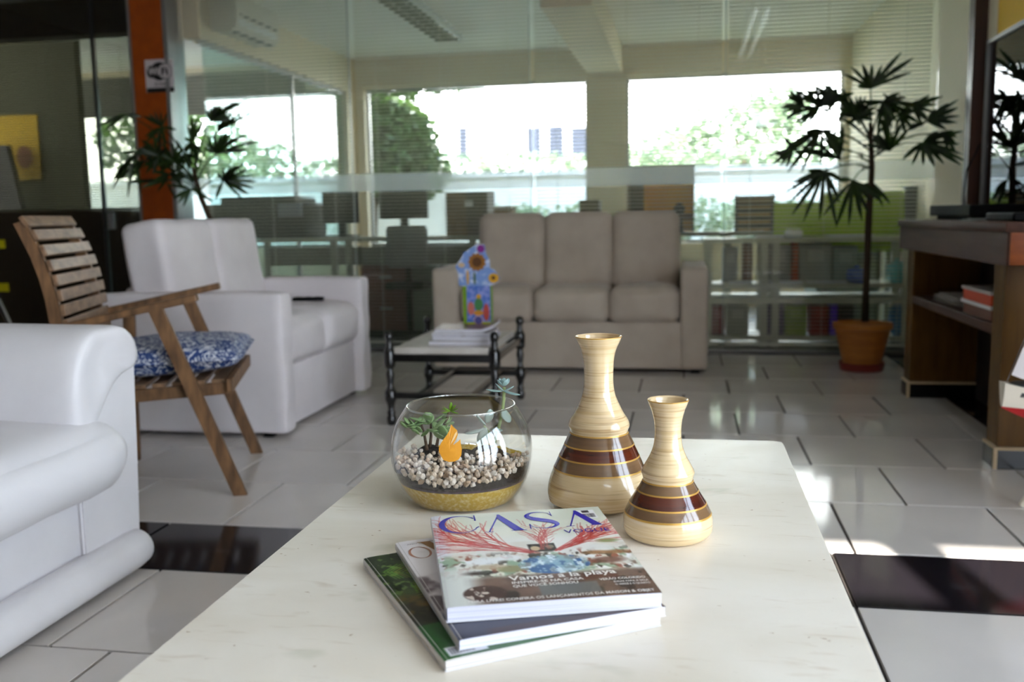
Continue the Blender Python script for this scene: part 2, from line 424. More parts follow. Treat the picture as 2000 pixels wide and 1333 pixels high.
c = at(43, 307, 7.2); part('disc', MB().add([(c.x+.075*math.cos(a*.2618), 7.232, c.z+.095*math.sin(a*.2618)) for a in range(24)], [tuple(range(24))]), mat('reflected_brown', (150, 84, 44), .6), ps)
# grey reflection in the door glass, modelled as a standing chair back
p0 = at(-10, 285, 7.0); p1 = at(50, 396, 7.0); ch = thing('office_chair', 'grey door-glass reflection modelled as a tapered chair back behind the low cabinet', 'chair', (p0.x, 7.0, 0))
M_ = Matrix(((1, 0, 0, 0), (0, 0, -1, 7.05), (0, 1, 0, 0), (0, 0, 0, 1)))
part('backrest', MB().prism([(p0.x-.2, p1.z-.25), (p1.x, p1.z-.25), (p0.x+.11, p0.z), (p0.x-.2, p0.z)], M_, .06), mat('reflected_grey', (96, 90, 92), .9), ch)
part('stem', MB().tube([(p0.x-.05, 7.02, .05), (p0.x-.05, 7.02, p1.z-.2)], .03), M_BLACK, ch)
part('base', MB().lathe([(.19, 0), (.19, .03), (.04, .06)], (p0.x-.05, 7.02, 0), 10, True, True), M_BLACK, ch)

# ------------------------------------------------------------------ air conditioner, lamps
def ac():
    x0 = LX; xf = LX+.20
    a = atx(463, 62, xf); b = atx(546, 95, xf); y0, y1 = a.y, b.y; zb = (a.z+b.z)/2
    t = thing('air_conditioner', 'white split air conditioner on the cream beam above the office glass', 'air conditioner', (x0, (y0+y1)/2, zb))
    prof = [(x0, zb+.02), (x0+.14, zb), (xf, zb+.05), (xf+.005, zb+.12), (xf-.005, zb+.27), (x0, zb+.28)]
    M_ = Matrix(((1, 0, 0, 0), (0, 0, 1, y0), (0, 1, 0, 0), (0, 0, 0, 1)))
    part('body', MB().prism(prof, M_, y1-y0), mat('white_abs', (214, 208, 196), .4), t)
    part('flap', MB().bar((xf+.004, y0+.03, zb+.075), (xf+.004, y1-.06, zb+.075), .012, .045, .004), mat('flap_white', (225, 228, 230), .3), t)
    part('vent_slot', MB().bar((xf+.003, y0+.05, zb+.125), (xf+.003, y1-.05, zb+.125), .008, .016), M_DKMETAL, t)
    part('vent_slot', MB().bar((x0+.15, y0+.04, zb+.008), (x0+.15, y1-.06, zb+.008), .05, .012), M_DKMETAL, t)
ac()
def tube_lamp(x, y0, y1, z, label, on, louver):
    t = thing('fluorescent_lamp', label, 'lamp', (x, (y0+y1)/2, z), 'ceiling tube lamps')
    part('housing', MB().bx(x-.12, x+.12, y0, y1, z-.012, z), mat('lamp_housing', (200, 204, 204), .4), t)
    for sgn in (-1, 1):
        part('reflector', MB().bar((x+sgn*.105, y0, z-.035), (x+sgn*.105, y1, z-.035), .008, .055), mat('lamp_reflector', (214, 222, 226), .18, .85), t)
        part('tube', MB().tube([(x+sgn*.05, y0+.02, z-.04), (x+sgn*.05, y1-.02, z-.04)], .014, 10),
             emit_mat('tube_glow', (.9, .97, 1), on) if on else mat('tube_off', (226, 230, 226), .3), t)
    lv = MB(); n = int((y1-y0)/.07)
    for k in range(n+1): lv.bx(x-.10, x+.10, y0+k*(y1-y0)/n-.001, y0+k*(y1-y0)/n+.001, z-.062, z-.02)
    part('louver', lv, louver, t, kind='stuff')
a = atz(890, 68, 2.5); b = atz(775, 0, 2.5)
tube_lamp((a.x+b.x)/2, b.y-.3, a.y, 2.499, 'louvred tube lamp on the office ceiling behind the glass', 0, mat('louver_green_grey', (120, 138, 104), .2, .6))
tube_lamp(.62, 1.7, 4.2, CZ-.001, 'lit tube lamp on the lounge ceiling, mirrored in the glass', 3.5, mat('louver_alu', (190, 196, 196), .2, .8))

# ------------------------------------------------------------------ outdoors
M_GRASS = mat('lawn', (140, 150, 116), .9, var=((3, 3, 3), (116, 126, 94), .4, .6))
struct('ground', MB().bx(-60, 60, 9.7, 90, -.3, -.05).bx(-60, 60, -60, -4, -.3, -.05).bx(2.7, 60, -4, 9.7, -.3, -.05).bx(-60, 2.7, -4, -2.28, -.3, -.05), mat('pale_paving', (214, 210, 204), .9))
struct('lawn', MB().bx(-20, 20, 9.75, 11.9, -.06, -.02), M_GRASS)
struct('floor', MB().bx(-7.9, 1.49, 6.27, 9.39, -.008, -.001), mat('office_floor', (120, 114, 106), .35))
gw = struct('wall_garden', MB().bx(-14, 14, 12.0, 12.15, -.05, 1.47), mat('white_render', (238, 238, 236), .8))
part('coping', MB().bx(-14, 14, 11.97, 12.18, 1.40, 1.47), mat('white_coping', (244, 244, 244), .7), gw)
hs = thing('house', 'white house across the garden wall with grey windows', 'house', (-2, 22, 0))
part('wall', MB().bx(-16, 12, 22, 28, -.1, 7), mat('white_house_render', (240, 240, 238), .85), hs)
for xa, xb in ((893, 919), (1026, 1062), (1068, 1106), (1112, 1152)):
    a = at(xa, 246, 22); b = at(xb, 318, 22)
    wn = part('window', MB().bx(a.x, b.x, 21.93, 22.02, b.z, a.z), mat('house_frame', (210, 210, 214), .6), hs)
    part('pane', MB().bx(a.x+.05, b.x-.05, 21.92, 21.93, b.z+.05, a.z-.05), mat('house_pane', (58, 62, 74), .7, spec=.1), wn)
def leaves(c, r, n, size, seed, hole=0):
    g = random.Random(seed); mb = MB()
    for _ in range(n):
        while True:
            p = Vector((g.uniform(-1, 1), g.uniform(-1, 1), g.uniform(-1, 1)))
            if hole < p.length < 1: break
        q = Vector((c[0]+p.x*r[0], c[1]+p.y*r[1], c[2]+p.z*r[2]))
        d = Vector((g.uniform(-1, 1), g.uniform(-1, 1), g.uniform(-.8, .4))).normalized(); e = d.orthogonal().normalized()
        e.rotate(Matrix.Rotation(g.uniform(0, 6.3), 3, d)); s = size*g.uniform(.6, 1.3)
        mb.add([q-d*s*.5, q+e*s*.27, q+d*s*.5, q-e*s*.27], [(0, 1, 2, 3)])
    return mb
M_LEAF_D = leaf_mat('dark_tree_leaf', (40, 66, 22), (70, 100, 36))
M_LEAF_L = leaf_mat('hedge_leaf', (116, 136, 104), (150, 166, 136))
def tree(label, x, y, crowns, m, trunk, size=.14, n=1500, seed=1, name='tree'):
    t = thing(name, label, 'tree', (x, y, -.05))
    part('trunk', MB().tube([(x, y, -.05), (x+.1, y, trunk*.5), (x, y, trunk)], [.16, .12, .07], 8), mat('bark', (72, 56, 40), .9), t)
    mb = MB()
    for i, (dx, dy, z, rx, ry, rz, k) in enumerate(crowns):
        q = leaves((x+dx, y+dy, z), (rx, ry, rz), int(n*k), size, seed*31+i); mb.add(q.v, q.f)
    part('crown', mb, m, t, kind='stuff')
tree('dark leafy tree beyond the office window, left of the white house', -3.9, 11.2,
     [(0, 0, 2.1, .75, .6, .95, 1.6), (.45, 0, 1.75, .55, .5, .55, 1.2), (.55, .1, 2.75, .65, .5, .38, .5), (1.15, 0, 2.5, .45, .4, .14, .1), (-.9, 0, 2.4, .8, .6, 1.0, 1), (.3, .2, 1.45, .8, .5, .4, .7)], M_LEAF_D, 2.2, .12, 2200, 3)
tree('pale leafy tree seen through the right office window', .75, 14,
     [(0, 0, 2.0, .9, .6, .55, .7), (.55, 0, 2.3, .4, .4, .4, .3), (-.9, 0, 1.75, .7, .5, .4, .5)], M_LEAF_L, 1.9, .13, 1500, 5)
tree('leafy tree behind the side glass of the office', -7.3, 12.5,
     [(0, 0, 2.2, .9, .7, 1.0, 1), (1.0, 0, 1.6, .7, .6, .5, .6)], M_LEAF_D, 2.0, .14, 1700, 8)
def hedge(label, x0, x1, y, z0, z1, n, seed):
    g = random.Random(seed); mb = MB()
    for _ in range(n):
        u = g.random(); x = x0+(x1-x0)*u; top = z1+.10*mnoise.noise(Vector((x*2.3, seed, 0)))+.05*g.random()
        q = leaves((x, y+g.uniform(-.25, .25), g.uniform(z0, top)), (.02, .02, .02), 1, .11, g.random()); mb.add(q.v, q.f)
    t = thing('hedge', label, 'hedge', ((x0+x1)/2, y, z0), 'garden hedges')
    part('foliage', mb, M_LEAF_L, t, kind='stuff')
hedge('clipped hedge rising above the white garden wall', -5.2, 4, 12.6, 1.1, 1.72, 6500, 11)
hedge('low hedge in front of the white garden wall', -2.4, 4, 11.3, .0, 1.0, 7000, 12)

# ------------------------------------------------------------------ office furniture behind the glass
M_OFFWHITE = mat('grey_white_metal', (146, 146, 130), .5)
def simple(name, label, cat, mb, m, group=None, smooth=False):
    xs = [v[0] for v in mb.v]; ys = [v[1] for v in mb.v]; zs = [v[2] for v in mb.v]
    return tag(part(name, mb, m, None, smooth, base=((min(xs)+max(xs))/2, (min(ys)+max(ys))/2, min(zs))), label, cat, group)
def rect(xa, ya, xb, yb, Y):
    a = at(xa, ya, Y); b = at(xb, yb, Y); return a.x, b.x, min(a.z, b.z), max(a.z, b.z)

# left work desk along the glass
dk = thing('work_desk', 'long grey work desk with steel legs behind the glass, left of the sofa', 'desk', (-2.2, 7.0, 0))
part('desktop', MB().bx(-3.2, -.75, 6.75, 7.45, .735, .765, .004), M_OFFWHITE, dk)
part('modesty_panel', MB().bx(-3.15, -.8, 6.80, 6.82, .56, .70), mat('panel_grey', (108, 108, 96), .5), dk)
for x in (-3.15, -2.62, -2.50, -1.55, -.80): part('leg', MB().bx(x, x+.045, 6.79, 6.83, 0, .735), M_OFFWHITE, dk)
a, b, z0, z1 = rect(640, 502, 756, 572, 6.95); b = a + (b-a)
def cab(x0, x1, m, label):
    t = thing('drawer_cabinet', label, 'cabinet', ((x0+x1)/2, 7.1, 0), 'cabinets under the work desk')
    part('body', MB().bx(x0, x1, 6.9, 7.35, .06, .55), m, t); part('plinth', MB().bx(x0+.02, x1-.02, 6.93, 7.3, 0, .06), M_BLACK, t)
    for k in range(2):
        d = part('drawer', MB().bx(x0+.012, x1-.012, 6.885, 6.9, .08+k*.235, .30+k*.235, .003), m, t)
        part('handle', MB().bx((x0+x1)/2-.05, (x0+x1)/2+.05, 6.872, 6.885, .22+k*.235, .235+k*.235), M_ALU, d)
cab(-2.42, -2.03, mat('dark_red_laminate', (104, 52, 46), .5), 'dark red drawer cabinet under the work desk')
cab(-2.02, -1.83, mat('grey_green_laminate', (128, 136, 124), .5), 'narrow grey green drawer cabinet under the work desk')
cab(-1.80, -1.35, mat('charcoal_laminate', (64, 62, 54), .5), 'charcoal drawer cabinet under the work desk')
# monitors, boxes, printer
def monitor(xa, ya, xb, yb, Y, label):
    x0, x1, z0, z1 = rect(xa, ya, xb, yb, Y); xm = (x0+x1)/2
    t = thing('monitor', label, 'monitor', (xm, Y, .765), 'office monitors')
    part('shell', MB().bx(x0, x1, Y, Y+.035, z0, z1, .005), M_BLACK, t)
    part('stand', MB().bx(xm-.03, xm+.03, Y+.02, Y+.05, .775, z0+.05), M_BLACK, t)
    part('foot', MB().bx(xm-.12, xm+.12, Y-.03, Y+.12, .766, .778, .003), M_BLACK, t)
monitor(737, 340, 835, 426, 7.05, 'black monitor seen from behind on the work desk, left of the wooden crate')
monitor(628, 375, 700, 436, 7.25, 'black monitor seen from behind near the office corner')
t = thing('wooden_crate', 'brown wooden crate with a dark half on the work desk', 'crate', (-1.6, 7.1, .766))
x0, x1, z0, z1 = rect(873, 376, 956, 450, 7.05)
part('light_panel', MB().bx(x0, (x0+x1)/2, 7.0, 7.25, .767, z1), mat('crate_brown', (120, 88, 48), .6, var=((4, 4, 30), (92, 66, 36), .4, .6)), t)
part('dark_panel', MB().bx((x0+x1)/2, x1, 6.99, 7.26, .767, z1-.002), mat('crate_dark', (48, 38, 26), .6), t)
part('paper_tag', MB().bx((x0+x1)/2-.01, (x0+x1)/2+.05, 6.984, 6.99, z1-.11, z1-.07), M_PAPER, t)
x0, x1, z0, z1 = rect(418, 396, 612, 446, 7.1)
t = thing('printer', 'wide black printer on the desk behind the white loveseat', 'printer', ((x0+x1)/2, 7.1, .766))
part('body', MB().bx(x0, x1, 6.95, 7.4, .767, z1-.02, .02), M_BLACK, t)
part('lid', MB().bx(x0+.12, x1-.08, 6.97, 7.38, z1-.02, z1+.03, .01), M_BLACK, t)
part('paper_tray', MB().bx(x1-.20, x1-.02, 6.90, 6.96, z1-.12, z1-.02, .004), mat('tray_blue_grey', (110, 112, 128), .3), t)
x0, x1, z0, z1 = rect(780, 446, 858, 478, 6.95)
t = thing('office_chair', 'grey office chair with rounded back at the work desk', 'chair', ((x0+x1)/2, 6.7, 0))
part('backrest', MB().cushion(((x0+x1)/2, 6.62, z1-.13), (x1-x0, .06, .30), .05, n=6), mat('grey_mesh', (104, 104, 100), .7), t, True)
part('seat', MB().cushion(((x0+x1)/2, 6.50+.12, .42), (.30, .22, .06), .03, n=6), M_BLACK, t, True)
part('stem', MB().tube([((x0+x1)/2, 6.63, .05), ((x0+x1)/2, 6.63, .60)], .022), M_BLACK, t)
part('base', MB().lathe([(.14, .0), (.14, .03), (.03, .06)], ((x0+x1)/2, 6.63, 0), 10, True, True), M_BLACK, t)
for xa, ya, xb, yb, Y, c_, lb in ((970, 405, 1003, 430, 6.95, (122, 98, 66), 'small brown carton peeping over the beige sofa back'),
                                  (1134, 391, 1172, 430, 7.12, (74, 66, 40), 'dark olive box peeping over the beige sofa back')):
    x0, x1, z0, z1 = rect(xa, ya, xb, yb, Y)
    t = thing('carton', lb, 'box', ((x0+x1)/2, Y, .766)); mm = mat('carton_%d' % xa, c_, .8)
    part('body', MB().bx(x0, x1, Y-.1, Y+.12, .767, z1-.01), mm, t); part('lid', MB().bx(x0-.004, x1+.004, Y-.104, Y+.124, z1-.012, z1, .002), mm, t)
dk2 = thing('work_desk', 'grey office desk behind the beige sofa and the metal shelf', 'desk', (.35, 7.2, 0))
part('desktop', MB().bx(-.74, 1.44, 6.99, 7.45, .735, .765, .004), M_OFFWHITE, dk2)
for x in (-.72, .28, 1.38): part('leg', MB().bx(x, x+.045, 7.02, 7.06, 0, .735), M_OFFWHITE, dk2)
fc_ = thing('added_cabinet', 'added grey green cabinet hiding the bright office right wall behind the palm', 'cabinet', (1.28, 8.0, 0))  # put in to cover the brightly lit wall behind it
M_FIL = mat('filing_green_grey', (120, 130, 120), .5)
part('body', MB().bx(1.02, 1.485, 7.80, 8.55, 0, .74, .004), M_FIL, fc_)
for k in range(3):
    d = part('drawer', MB().bx(1.035, 1.47, 7.785, 7.80, .02+k*.24, .24+k*.24, .003), M_FIL, fc_)
    part('handle', MB().bx(1.19, 1.31, 7.77, 7.785, .15+k*.24, .165+k*.24), M_ALU, d)
# yellow-backed cubby
x0, x1, z0, z1 = rect(1226, 326, 1356, 420, 7.2)
t = thing('open_shelf_unit', 'small open wooden shelf unit with amber back panel above the beige sofa', 'shelf', ((x0+x1)/2, 7.2, .766))
M_AMBER = mat('amber_panel', (240, 172, 36), .5); M_SHW = mat('shelf_brown', (128, 96, 66), .6)
z0 = .767
part('back_panel', MB().bx(x0+.12, x1, 7.29, 7.30, z0, z1), M_AMBER, t)
part('side_panel', MB().bx(x0, x0+.015, 7.10, 7.30, z0, z1), M_SHW, t)
part('side_panel', MB().bx(x0+.125, x0+.14, 7.10, 7.30, z0, z1), M_AMBER, t)
part('side_panel', MB().bx(x1-.012, x1, 7.20, 7.30, z0, z1), M_SHW, t)
part('shelf', MB().bx(x0, x1, 7.10, 7.30, z1-.015, z1), M_SHW, t)
part('shelf', MB().bx(x0, x1, 7.10, 7.30, z0+.09, z0+.14), M_SHW, t)
part('upper_panel', MB().bx(x0+.14, x1-.012, 7.25, 7.26, z1-.13, z1-.015), M_SHW, t)
part('dark_bay', MB().bx(x0+.015, x0+.125, 7.25, 7.26, z0, z1), mat('bay_dark', (52, 40, 34), .8), t)
a = at(1327, 400, 7.08); b = a
t = thing('desk_speaker', 'small black rounded speaker at the right end of the beige sofa back', 'speaker', (a.x, 7.03, .766))
part('head', MB().ball((a.x, 7.03, a.z-.035), (.042, .035, .045)), M_BLACK, t, True)
part('stem', MB().lathe([(.036, 0), (.034, .02), (.028, .04), (.025, a.z-.85)], (a.x, 7.03, .766), 14, True, True), M_BLACK, t, True)

# ---- right-hand metal shelf with folders
SY0, SY1 = 6.55, 6.95
M_SHELF = mat('pale_shelf_metal', (204, 204, 186), .5)
sh = thing('metal_shelf', 'grey white metal shelf behind the glass beside the potted palm', 'shelf', (.8, 6.75, 0))
for x in (.135, .50, .575, 1.40):
    part('post', MB().bx(x, x+.045, SY0, SY0+.045, 0, .72), M_SHELF, sh)
    part('post', MB().bx(x, x+.045, SY1-.045, SY1, 0, .72), M_SHELF, sh)
for z, h in ((.70, .03), (.395, .03), (.29, .045), (.045, .03)):
    part('shelf_board', MB().bx(.12, 1.46, SY0-.012 if z != .29 else SY0-.005, SY1, z, z+h), M_SHELF, sh)
def binder(xa, xb, z0, z1, c_, label, cat='binder', y0=6.60, y1=6.85, group='folders on the low metal shelf', nm='binder'):
    a = at(xa, 620, y0).x; b = at(xb, 620, y0).x
    t = thing(nm, label, cat, ((a+b)/2, (y0+y1)/2, z0), group)
    mm = mat('%s_cover_%d' % (nm, xa), c_, .5)
    part('cover', MB().bx(a, b-.002, y0, y1, z0, z1, .003), mm, t)
    part('spine_label', MB().bx(a+(b-a)*.25, a+(b-a)*.75, y0-.001, y0, z0+(z1-z0)*.55, z0+(z1-z0)*.85), mat('spine_lbl_%d' % xa, tuple(min(255, v+26) for v in c_), .6), t)
for xa, xb, c_, lb in ((1390, 1416, (140, 78, 84), 'dusky red folder on the low shelf nearest the beige sofa'), (1420, 1463, (170, 168, 152), 'grey folder box on the low shelf'),
                       (1496, 1532, (84, 66, 104), 'wide dark purple folder on the low shelf'), (1534, 1576, (150, 178, 60), 'olive green folder on the low shelf'),
                       (1583, 1620, (150, 30, 32), 'dark red folder on the low shelf'), (1622, 1637, (112, 70, 240), 'thin violet folder on the low shelf'),
                       (1640, 1668, (30, 28, 40), 'black folder on the low shelf behind the palm pot')):
    binder(xa, xb, .076, .076+rnd.uniform(.195, .208), c_, lb)
for xa, xb, c_, lb, zz in ((1410, 1440, (176, 176, 176), 'grey file box on the middle shelf', .24), (1450, 1468, (120, 66, 40), 'brown file box on the middle shelf', .26),
                       (1498, 1543, (160, 154, 146), 'wide grey brown file box on the middle shelf', .25), (1546, 1558, (216, 84, 36), 'thin orange red file on the middle shelf', .26),
                       (1560, 1622, (190, 194, 184), 'pale grey storage box on the middle shelf', .26), (1625, 1672, (168, 184, 174), 'grey green storage box on the middle shelf', .235)):
    binder(xa, xb, .426, .426+zz, c_, lb, 'box', 6.715, 6.90, 'boxes on the middle metal shelf', 'file_box')
def sheets(name, x0, x1, y0, y1, z, n, label, c_=(232, 234, 240), group=None, th=.004):
    t = thing(name, label, 'papers', ((x0+x1)/2, (y0+y1)/2, z), group); mm = mat('sheet_%d' % int(x0*1000), c_, .6); g = random.Random(int(x0*1e4))
    for k in range(n):
        part('sheet', MB().box(((x0+x1)/2+g.uniform(-.012, .012), (y0+y1)/2+g.uniform(-.01, .01), z+th*(k+.5)), (x1-x0, y1-y0, th*.9), 0, g.uniform(-.12, .12)), mm, t)
X_ = lambda px, Y, y=560: at(px, y, Y).x
sheets('paper_stack', X_(1425, 6.6), X_(1465, 6.6), 6.57, 6.66, .426, 4, 'white papers on the middle shelf, nearest the beige sofa')
sheets('paper_stack', X_(1503, 6.6), X_(1566, 6.6), 6.57, 6.66, .426, 3, 'thin white papers on the middle shelf in front of the wide file box')
sheets('paper_stack', X_(1577, 6.6), X_(1652, 6.6), 6.57, 6.66, .426, 4, 'white papers on the middle shelf left of the palm stem')
sheets('paper_stack', X_(1615, 6.7), X_(1700, 6.7), 6.6, 6.85, .732, 3, 'flat white papers on the top shelf below the green panel')
sheets('paper_stack', X_(1475, 6.6, 470), X_(1530, 6.6, 470), 6.6, 6.8, .732, 3, 'bright white papers on the top shelf left of the green panel')
def bag(xa, ya, xb, yb, Y, c_, label, zf=None):
    x0, x1, z0, z1 = rect(xa, ya, xb, yb, Y); z0 = zf if zf is not None else z0
    t = thing('plastic_bag', label, 'bag', ((x0+x1)/2, Y, z0)); mm = mat('bag_%d_%d' % (xa, ya), c_, .25)
    part('bag', MB().cushion(((x0+x1)/2, Y, (z0+z1)/2), (x1-x0, .14, z1-z0), .04, n=8, wr=.012, wrs=22), mm, t, True)
    part('knot', MB().cushion(((x0+x1)/2, Y, z1+.008), (.03, .03, .03), .01, n=3, wr=.004, wrs=60), mm, t, True)
bag(1655, 523, 1692, 545, 6.63, (126, 150, 236), 'blue plastic bag on the middle shelf beside the palm stem', .426)
bag(1735, 512, 1768, 545, 6.63, (120, 214, 222), 'teal plastic bag on the middle shelf near the counter', .426)
bag(1738, 592, 1772, 662, 6.63, (70, 136, 190), 'dark blue plastic bag on the low shelf near the counter', .076)
t = thing('paper_bundle', 'crumpled white paper bundle on the top shelf', 'papers', (X_(1550, 6.6, 465), 6.66, .73))
part('bundle', MB().cushion((X_(1552, 6.6, 465), 6.66, .757), (.11, .14, .05), .02, n=8, wr=.012, wrs=30), M_PAPER, t, True)
part('loose_sheet', MB().box((X_(1555, 6.6, 465), 6.60, .733), (.09, .07, .002), 0, .3), M_PAPER, t)
x0, x1, z0, z1 = rect(1511, 396, 1600, 468, 7.0); x2, x3, z2, z3 = rect(1600, 378, 1766, 468, 7.0)
t = thing('green_desk_panel', 'lime green desk divider behind the potted palm', 'divider', ((x0+x3)/2, 7.0, .0))
M_LIME = mat('lime_laminate', (176, 208, 12), .45)
part('panel', MB().bx(x0, x1, 6.957, 6.972, .62, z1), M_LIME, t); part('panel', MB().bx(x2, x3, 6.955, 6.972, .62, z3), M_LIME, t)
for x in (x0+.02, x3-.05): part('post', MB().bx(x, x+.03, 6.972, 6.985, 0, z1-.02), M_ALU, t)
x0, x1, z0, z1 = rect(1765, 362, 1818, 432, 6.75)
t = thing('waste_bin', 'dark plastic bin standing on the top shelf at the right wall', 'bin', ((x0+x1)/2, 6.75, .73))
mm = mat('bin_plum', (52, 44, 56), .5)
part('body', MB().lathe([(.07, 0), (.085, z1-.745)], ((x0+x1)/2, 6.75, .732), 20, True), mm, t, 40)
part('rim', MB().lathe([(.085, -.012), (.091, -.012), (.091, .0), (.083, .0)], ((x0+x1)/2, 6.75, z1-.012), 20), mat('bin_rim', (120, 130, 140), .4), t)
x0, x1, z0, z1 = rect(1432, 382, 1512, 452, 7.1)
z0 = .767; t = thing('plant_crate', 'dark slatted crate with dried stems on the desk right of the sofa', 'crate', ((x0+x1)/2, 7.1, .73))
mm = mat('crate_black', (44, 42, 38), .7)
for k in range(5): part('slat', MB().bx(x0+.01, x1, 7.05, 7.06, z0+.03+k*(z1-z0)*.19, z0+.03+k*(z1-z0)*.19+.028), mm, t)
for x in (x0+.01, x1-.03): part('post', MB().bx(x, x+.025, 7.06, 7.08, .767, z1), mm, t)
part('back_board', MB().bx(x0+.02, x1, 7.2, 7.21, .768, z1-.03), mat('crate_tan', (176, 134, 70), .7), t)

# ------------------------------------------------------------------ potted palms
M_FROND = leaf_mat('palm_leaf', (18, 34, 9), (42, 66, 16), .42, .22)
M_STEM = mat('palm_stem', (60, 44, 26), .8, bump=((30, 30, 60), .5))
def frond(root, start, hub, tips, g, wid):
    mb = MB(); start = Vector(start); hub = Vector(hub)
    mid = (start+hub)/2 + Vector((0, 0, .05+.12*(hub-start).length*.3))
    pts = [start.lerp(mid, k/3).lerp(mid.lerp(hub, k/3), k/3) for k in range(4)]
    mb.tube(pts, [.006, .005, .004, .004], 6)
    for tp in tips:
        tp = Vector(tp); d = tp-hub; L = d.length; d.normalize()
        side = d.cross(Vector((g.uniform(-.4, .4), -1, g.uniform(-.3, .3))))
        if side.length < .01: side = d.orthogonal()
        side.normalize(); nrm = side.cross(d)
        w0 = wid*g.uniform(.75, 1.15); V = []; n = 6
        for k in range(n+1):
            u = k/n; p = hub+d*L*u + Vector((0, 0, .10*L*(u-u*u*1.0)))
            ww = w0*(.22+.78*min(1, u*3.2))*(1 if u < .72 else max(.12, 1-(u-.72)/.28*.85))
            V += [p-side*ww*.5+nrm*ww*.12, p-nrm*ww*.06, p+side*ww*.5+nrm*ww*.12]
        Fc = []
        for k in range(n): Fc += [(3*k, 3*k+1, 3*k+4, 3*k+3), (3*k+1, 3*k+2, 3*k+5, 3*k+4)]
        mb.add(V, Fc)
    part('frond', mb, M_FROND, root, True)
def palm(label, base, pot, fans, Y, org, sc, seed, trunk, wid):
    g = random.Random(seed)
    t = thing('potted_palm', label, 'plant', base)
    pot(t)
    part('stem', MB().tube(trunk, [.021, .018, .02, .017, .012][:len(trunk)], 10), M_STEM, t, True)
    top = Vector(trunk[-1]); mid = Vector(trunk[-2])
    for hx, hy, dy, tips in fans:
        hub = at(org[0]+hx*sc, org[1]+hy*sc, Y+dy)
        lo = min(max((hub.z-base[2]-.35)/max(.3, top.z-base[2]), .55), 1)
        st = mid.lerp(top, max(0, min(1, (lo-.55)/.45)))
        tp = [at(org[0]+a*sc, org[1]+b*sc, Y+dy+g.uniform(-.09, .09)) for a, b in tips]
        ang = sorted(tips, key=lambda q: math.atan2(q[1]-hy, q[0]-hx))
        for (a, b), (c, d) in zip(ang, ang[1:]):          # a leaflet between neighbours that stand well apart
            if .35 < (math.atan2(d-hy, c-hx)-math.atan2(b-hy, a-hx)) < 1.1:
                k = g.uniform(.95, 1.15); tp.append(at(org[0]+(hx+((a+c)/2-hx)*k)*sc, org[1]+(hy+((b+d)/2-hy)*k)*sc, Y+dy+g.uniform(-.12, .12)))
        for q in [hub]+tp:
            if base[0] > 0: q.x = min(q.x, 1.47)
        frond(t, st, hub, tp, g, wid)
def pot_terracotta(t):
    c = (.995, 5.63, 0)
    part('saucer', MB().lathe([(.0, .0), (.115, .0), (.125, .045), (.118, .045), (.108, .012), (0, .012)], c, 32), mat('red_saucer', (126, 44, 34), .5), t, 40)
    part('pot', MB().lathe([(0, .013), (.098, .013), (.118, .10), (.142, .20), (.150, .235), (.163, .24), (.163, .268), (.150, .27), (.138, .235), (.0, .23)], c, 36),
         mat('terracotta_plastic', (190, 120, 48), .45, var=((5, 5, 30), (166, 100, 40), .35, .65)), t, 35)
    part('soil', MB().lathe([(.139, .236), (.07, .245), (0, .25)], c, 20), mat('potting_soil', (40, 30, 22), .95, bump=((60, 60, 60), 1, .01)), t, True)
O5 = (1480, 90); S5 = .2776
fans = [(795, 300, -.05, [(600, 195), (735, 125), (875, 135), (1095, 85), (1080, 185), (1010, 45), (700, 280)]),
        (440, 430, .05, [(225, 335), (330, 300), (480, 280), (560, 300), (170, 440), (260, 545), (600, 380), (345, 560)]),
        (450, 590, -.1, [(120, 830), (210, 890), (305, 890), (100, 800), (590, 800), (640, 690), (330, 610)]),
        (575, 800, .1, [(490, 590), (300, 715), (260, 730), (540, 600), (440, 620), (600, 560)]),
        (470, 880, -.12, [(190, 1035), (240, 1190), (320, 1240), (435, 1225), (555, 1275), (610, 960), (350, 880)]),
        (670, 945, -.18, [(460, 1195), (550, 1275), (640, 1265), (735, 1235), (800, 1100), (560, 940), (920, 1080)]),
        (930, 735, -.15, [(890, 400), (840, 610), (1060, 590), (790, 650), (1010, 540), (945, 620), (730, 690)]),
        (1160, 680, -.1, [(1020, 800), (1165, 840), (1310, 830), (1430, 840), (1475, 690), (1450, 600), (1270, 600), (1475, 820)]),
        (1190, 530, .05, [(1415, 375), (1490, 490), (1250, 440), (1330, 590), (1040, 600), (1090, 430)]),
        (700, 505, .12, [(560, 380), (640, 350), (760, 350), (850, 420), (620, 560), (560, 480), (820, 520), (690, 350)]),
        (880, 390, .0, [(1060, 400), (980, 540), (840, 620), (1190, 430), (760, 420), (900, 600), (1000, 330), (700, 400)]),
        (1090, 430, .1, [(1210, 345), (1300, 355), (1000, 510), (1160, 570), (1250, 470), (970, 400)]),
        (560, 370, .1, [(330, 320), (450, 260), (540, 290), (680, 330), (640, 450), (480, 470)]),
        (800, 960, .05, [(930, 1110), (880, 1135), (870, 1040), (720, 1010)]),
        (330, 420, .15, [(150, 430), (200, 350), (260, 300), (200, 520), (420, 480)]), (1000, 470, .18, [(880, 330), (1130, 380), (900, 560), (1040, 620), (1130, 540), (820, 450)]),
        (640, 420, .2, [(480, 330), (560, 540), (720, 560), (790, 440), (600, 300)]), (250, 720, .1, [(110, 830), (70, 780), (180, 640), (330, 800), (200, 860)]),
        (1300, 610, .05, [(1480, 700), (1440, 640), (1340, 740), (1200, 700), (1400, 760)])]
tr = [at(1690, 628, 5.63), at(1693, 520, 5.63), at(1697, 420, 5.63), at(1703, 330, 5.63), at(1700, 240, 5.63)]
palm('tall potted fan palm in a terracotta pot beside the counter', (.995, 5.63, 0), pot_terracotta, fans, 5.63, O5, S5, 4, tr, .024)
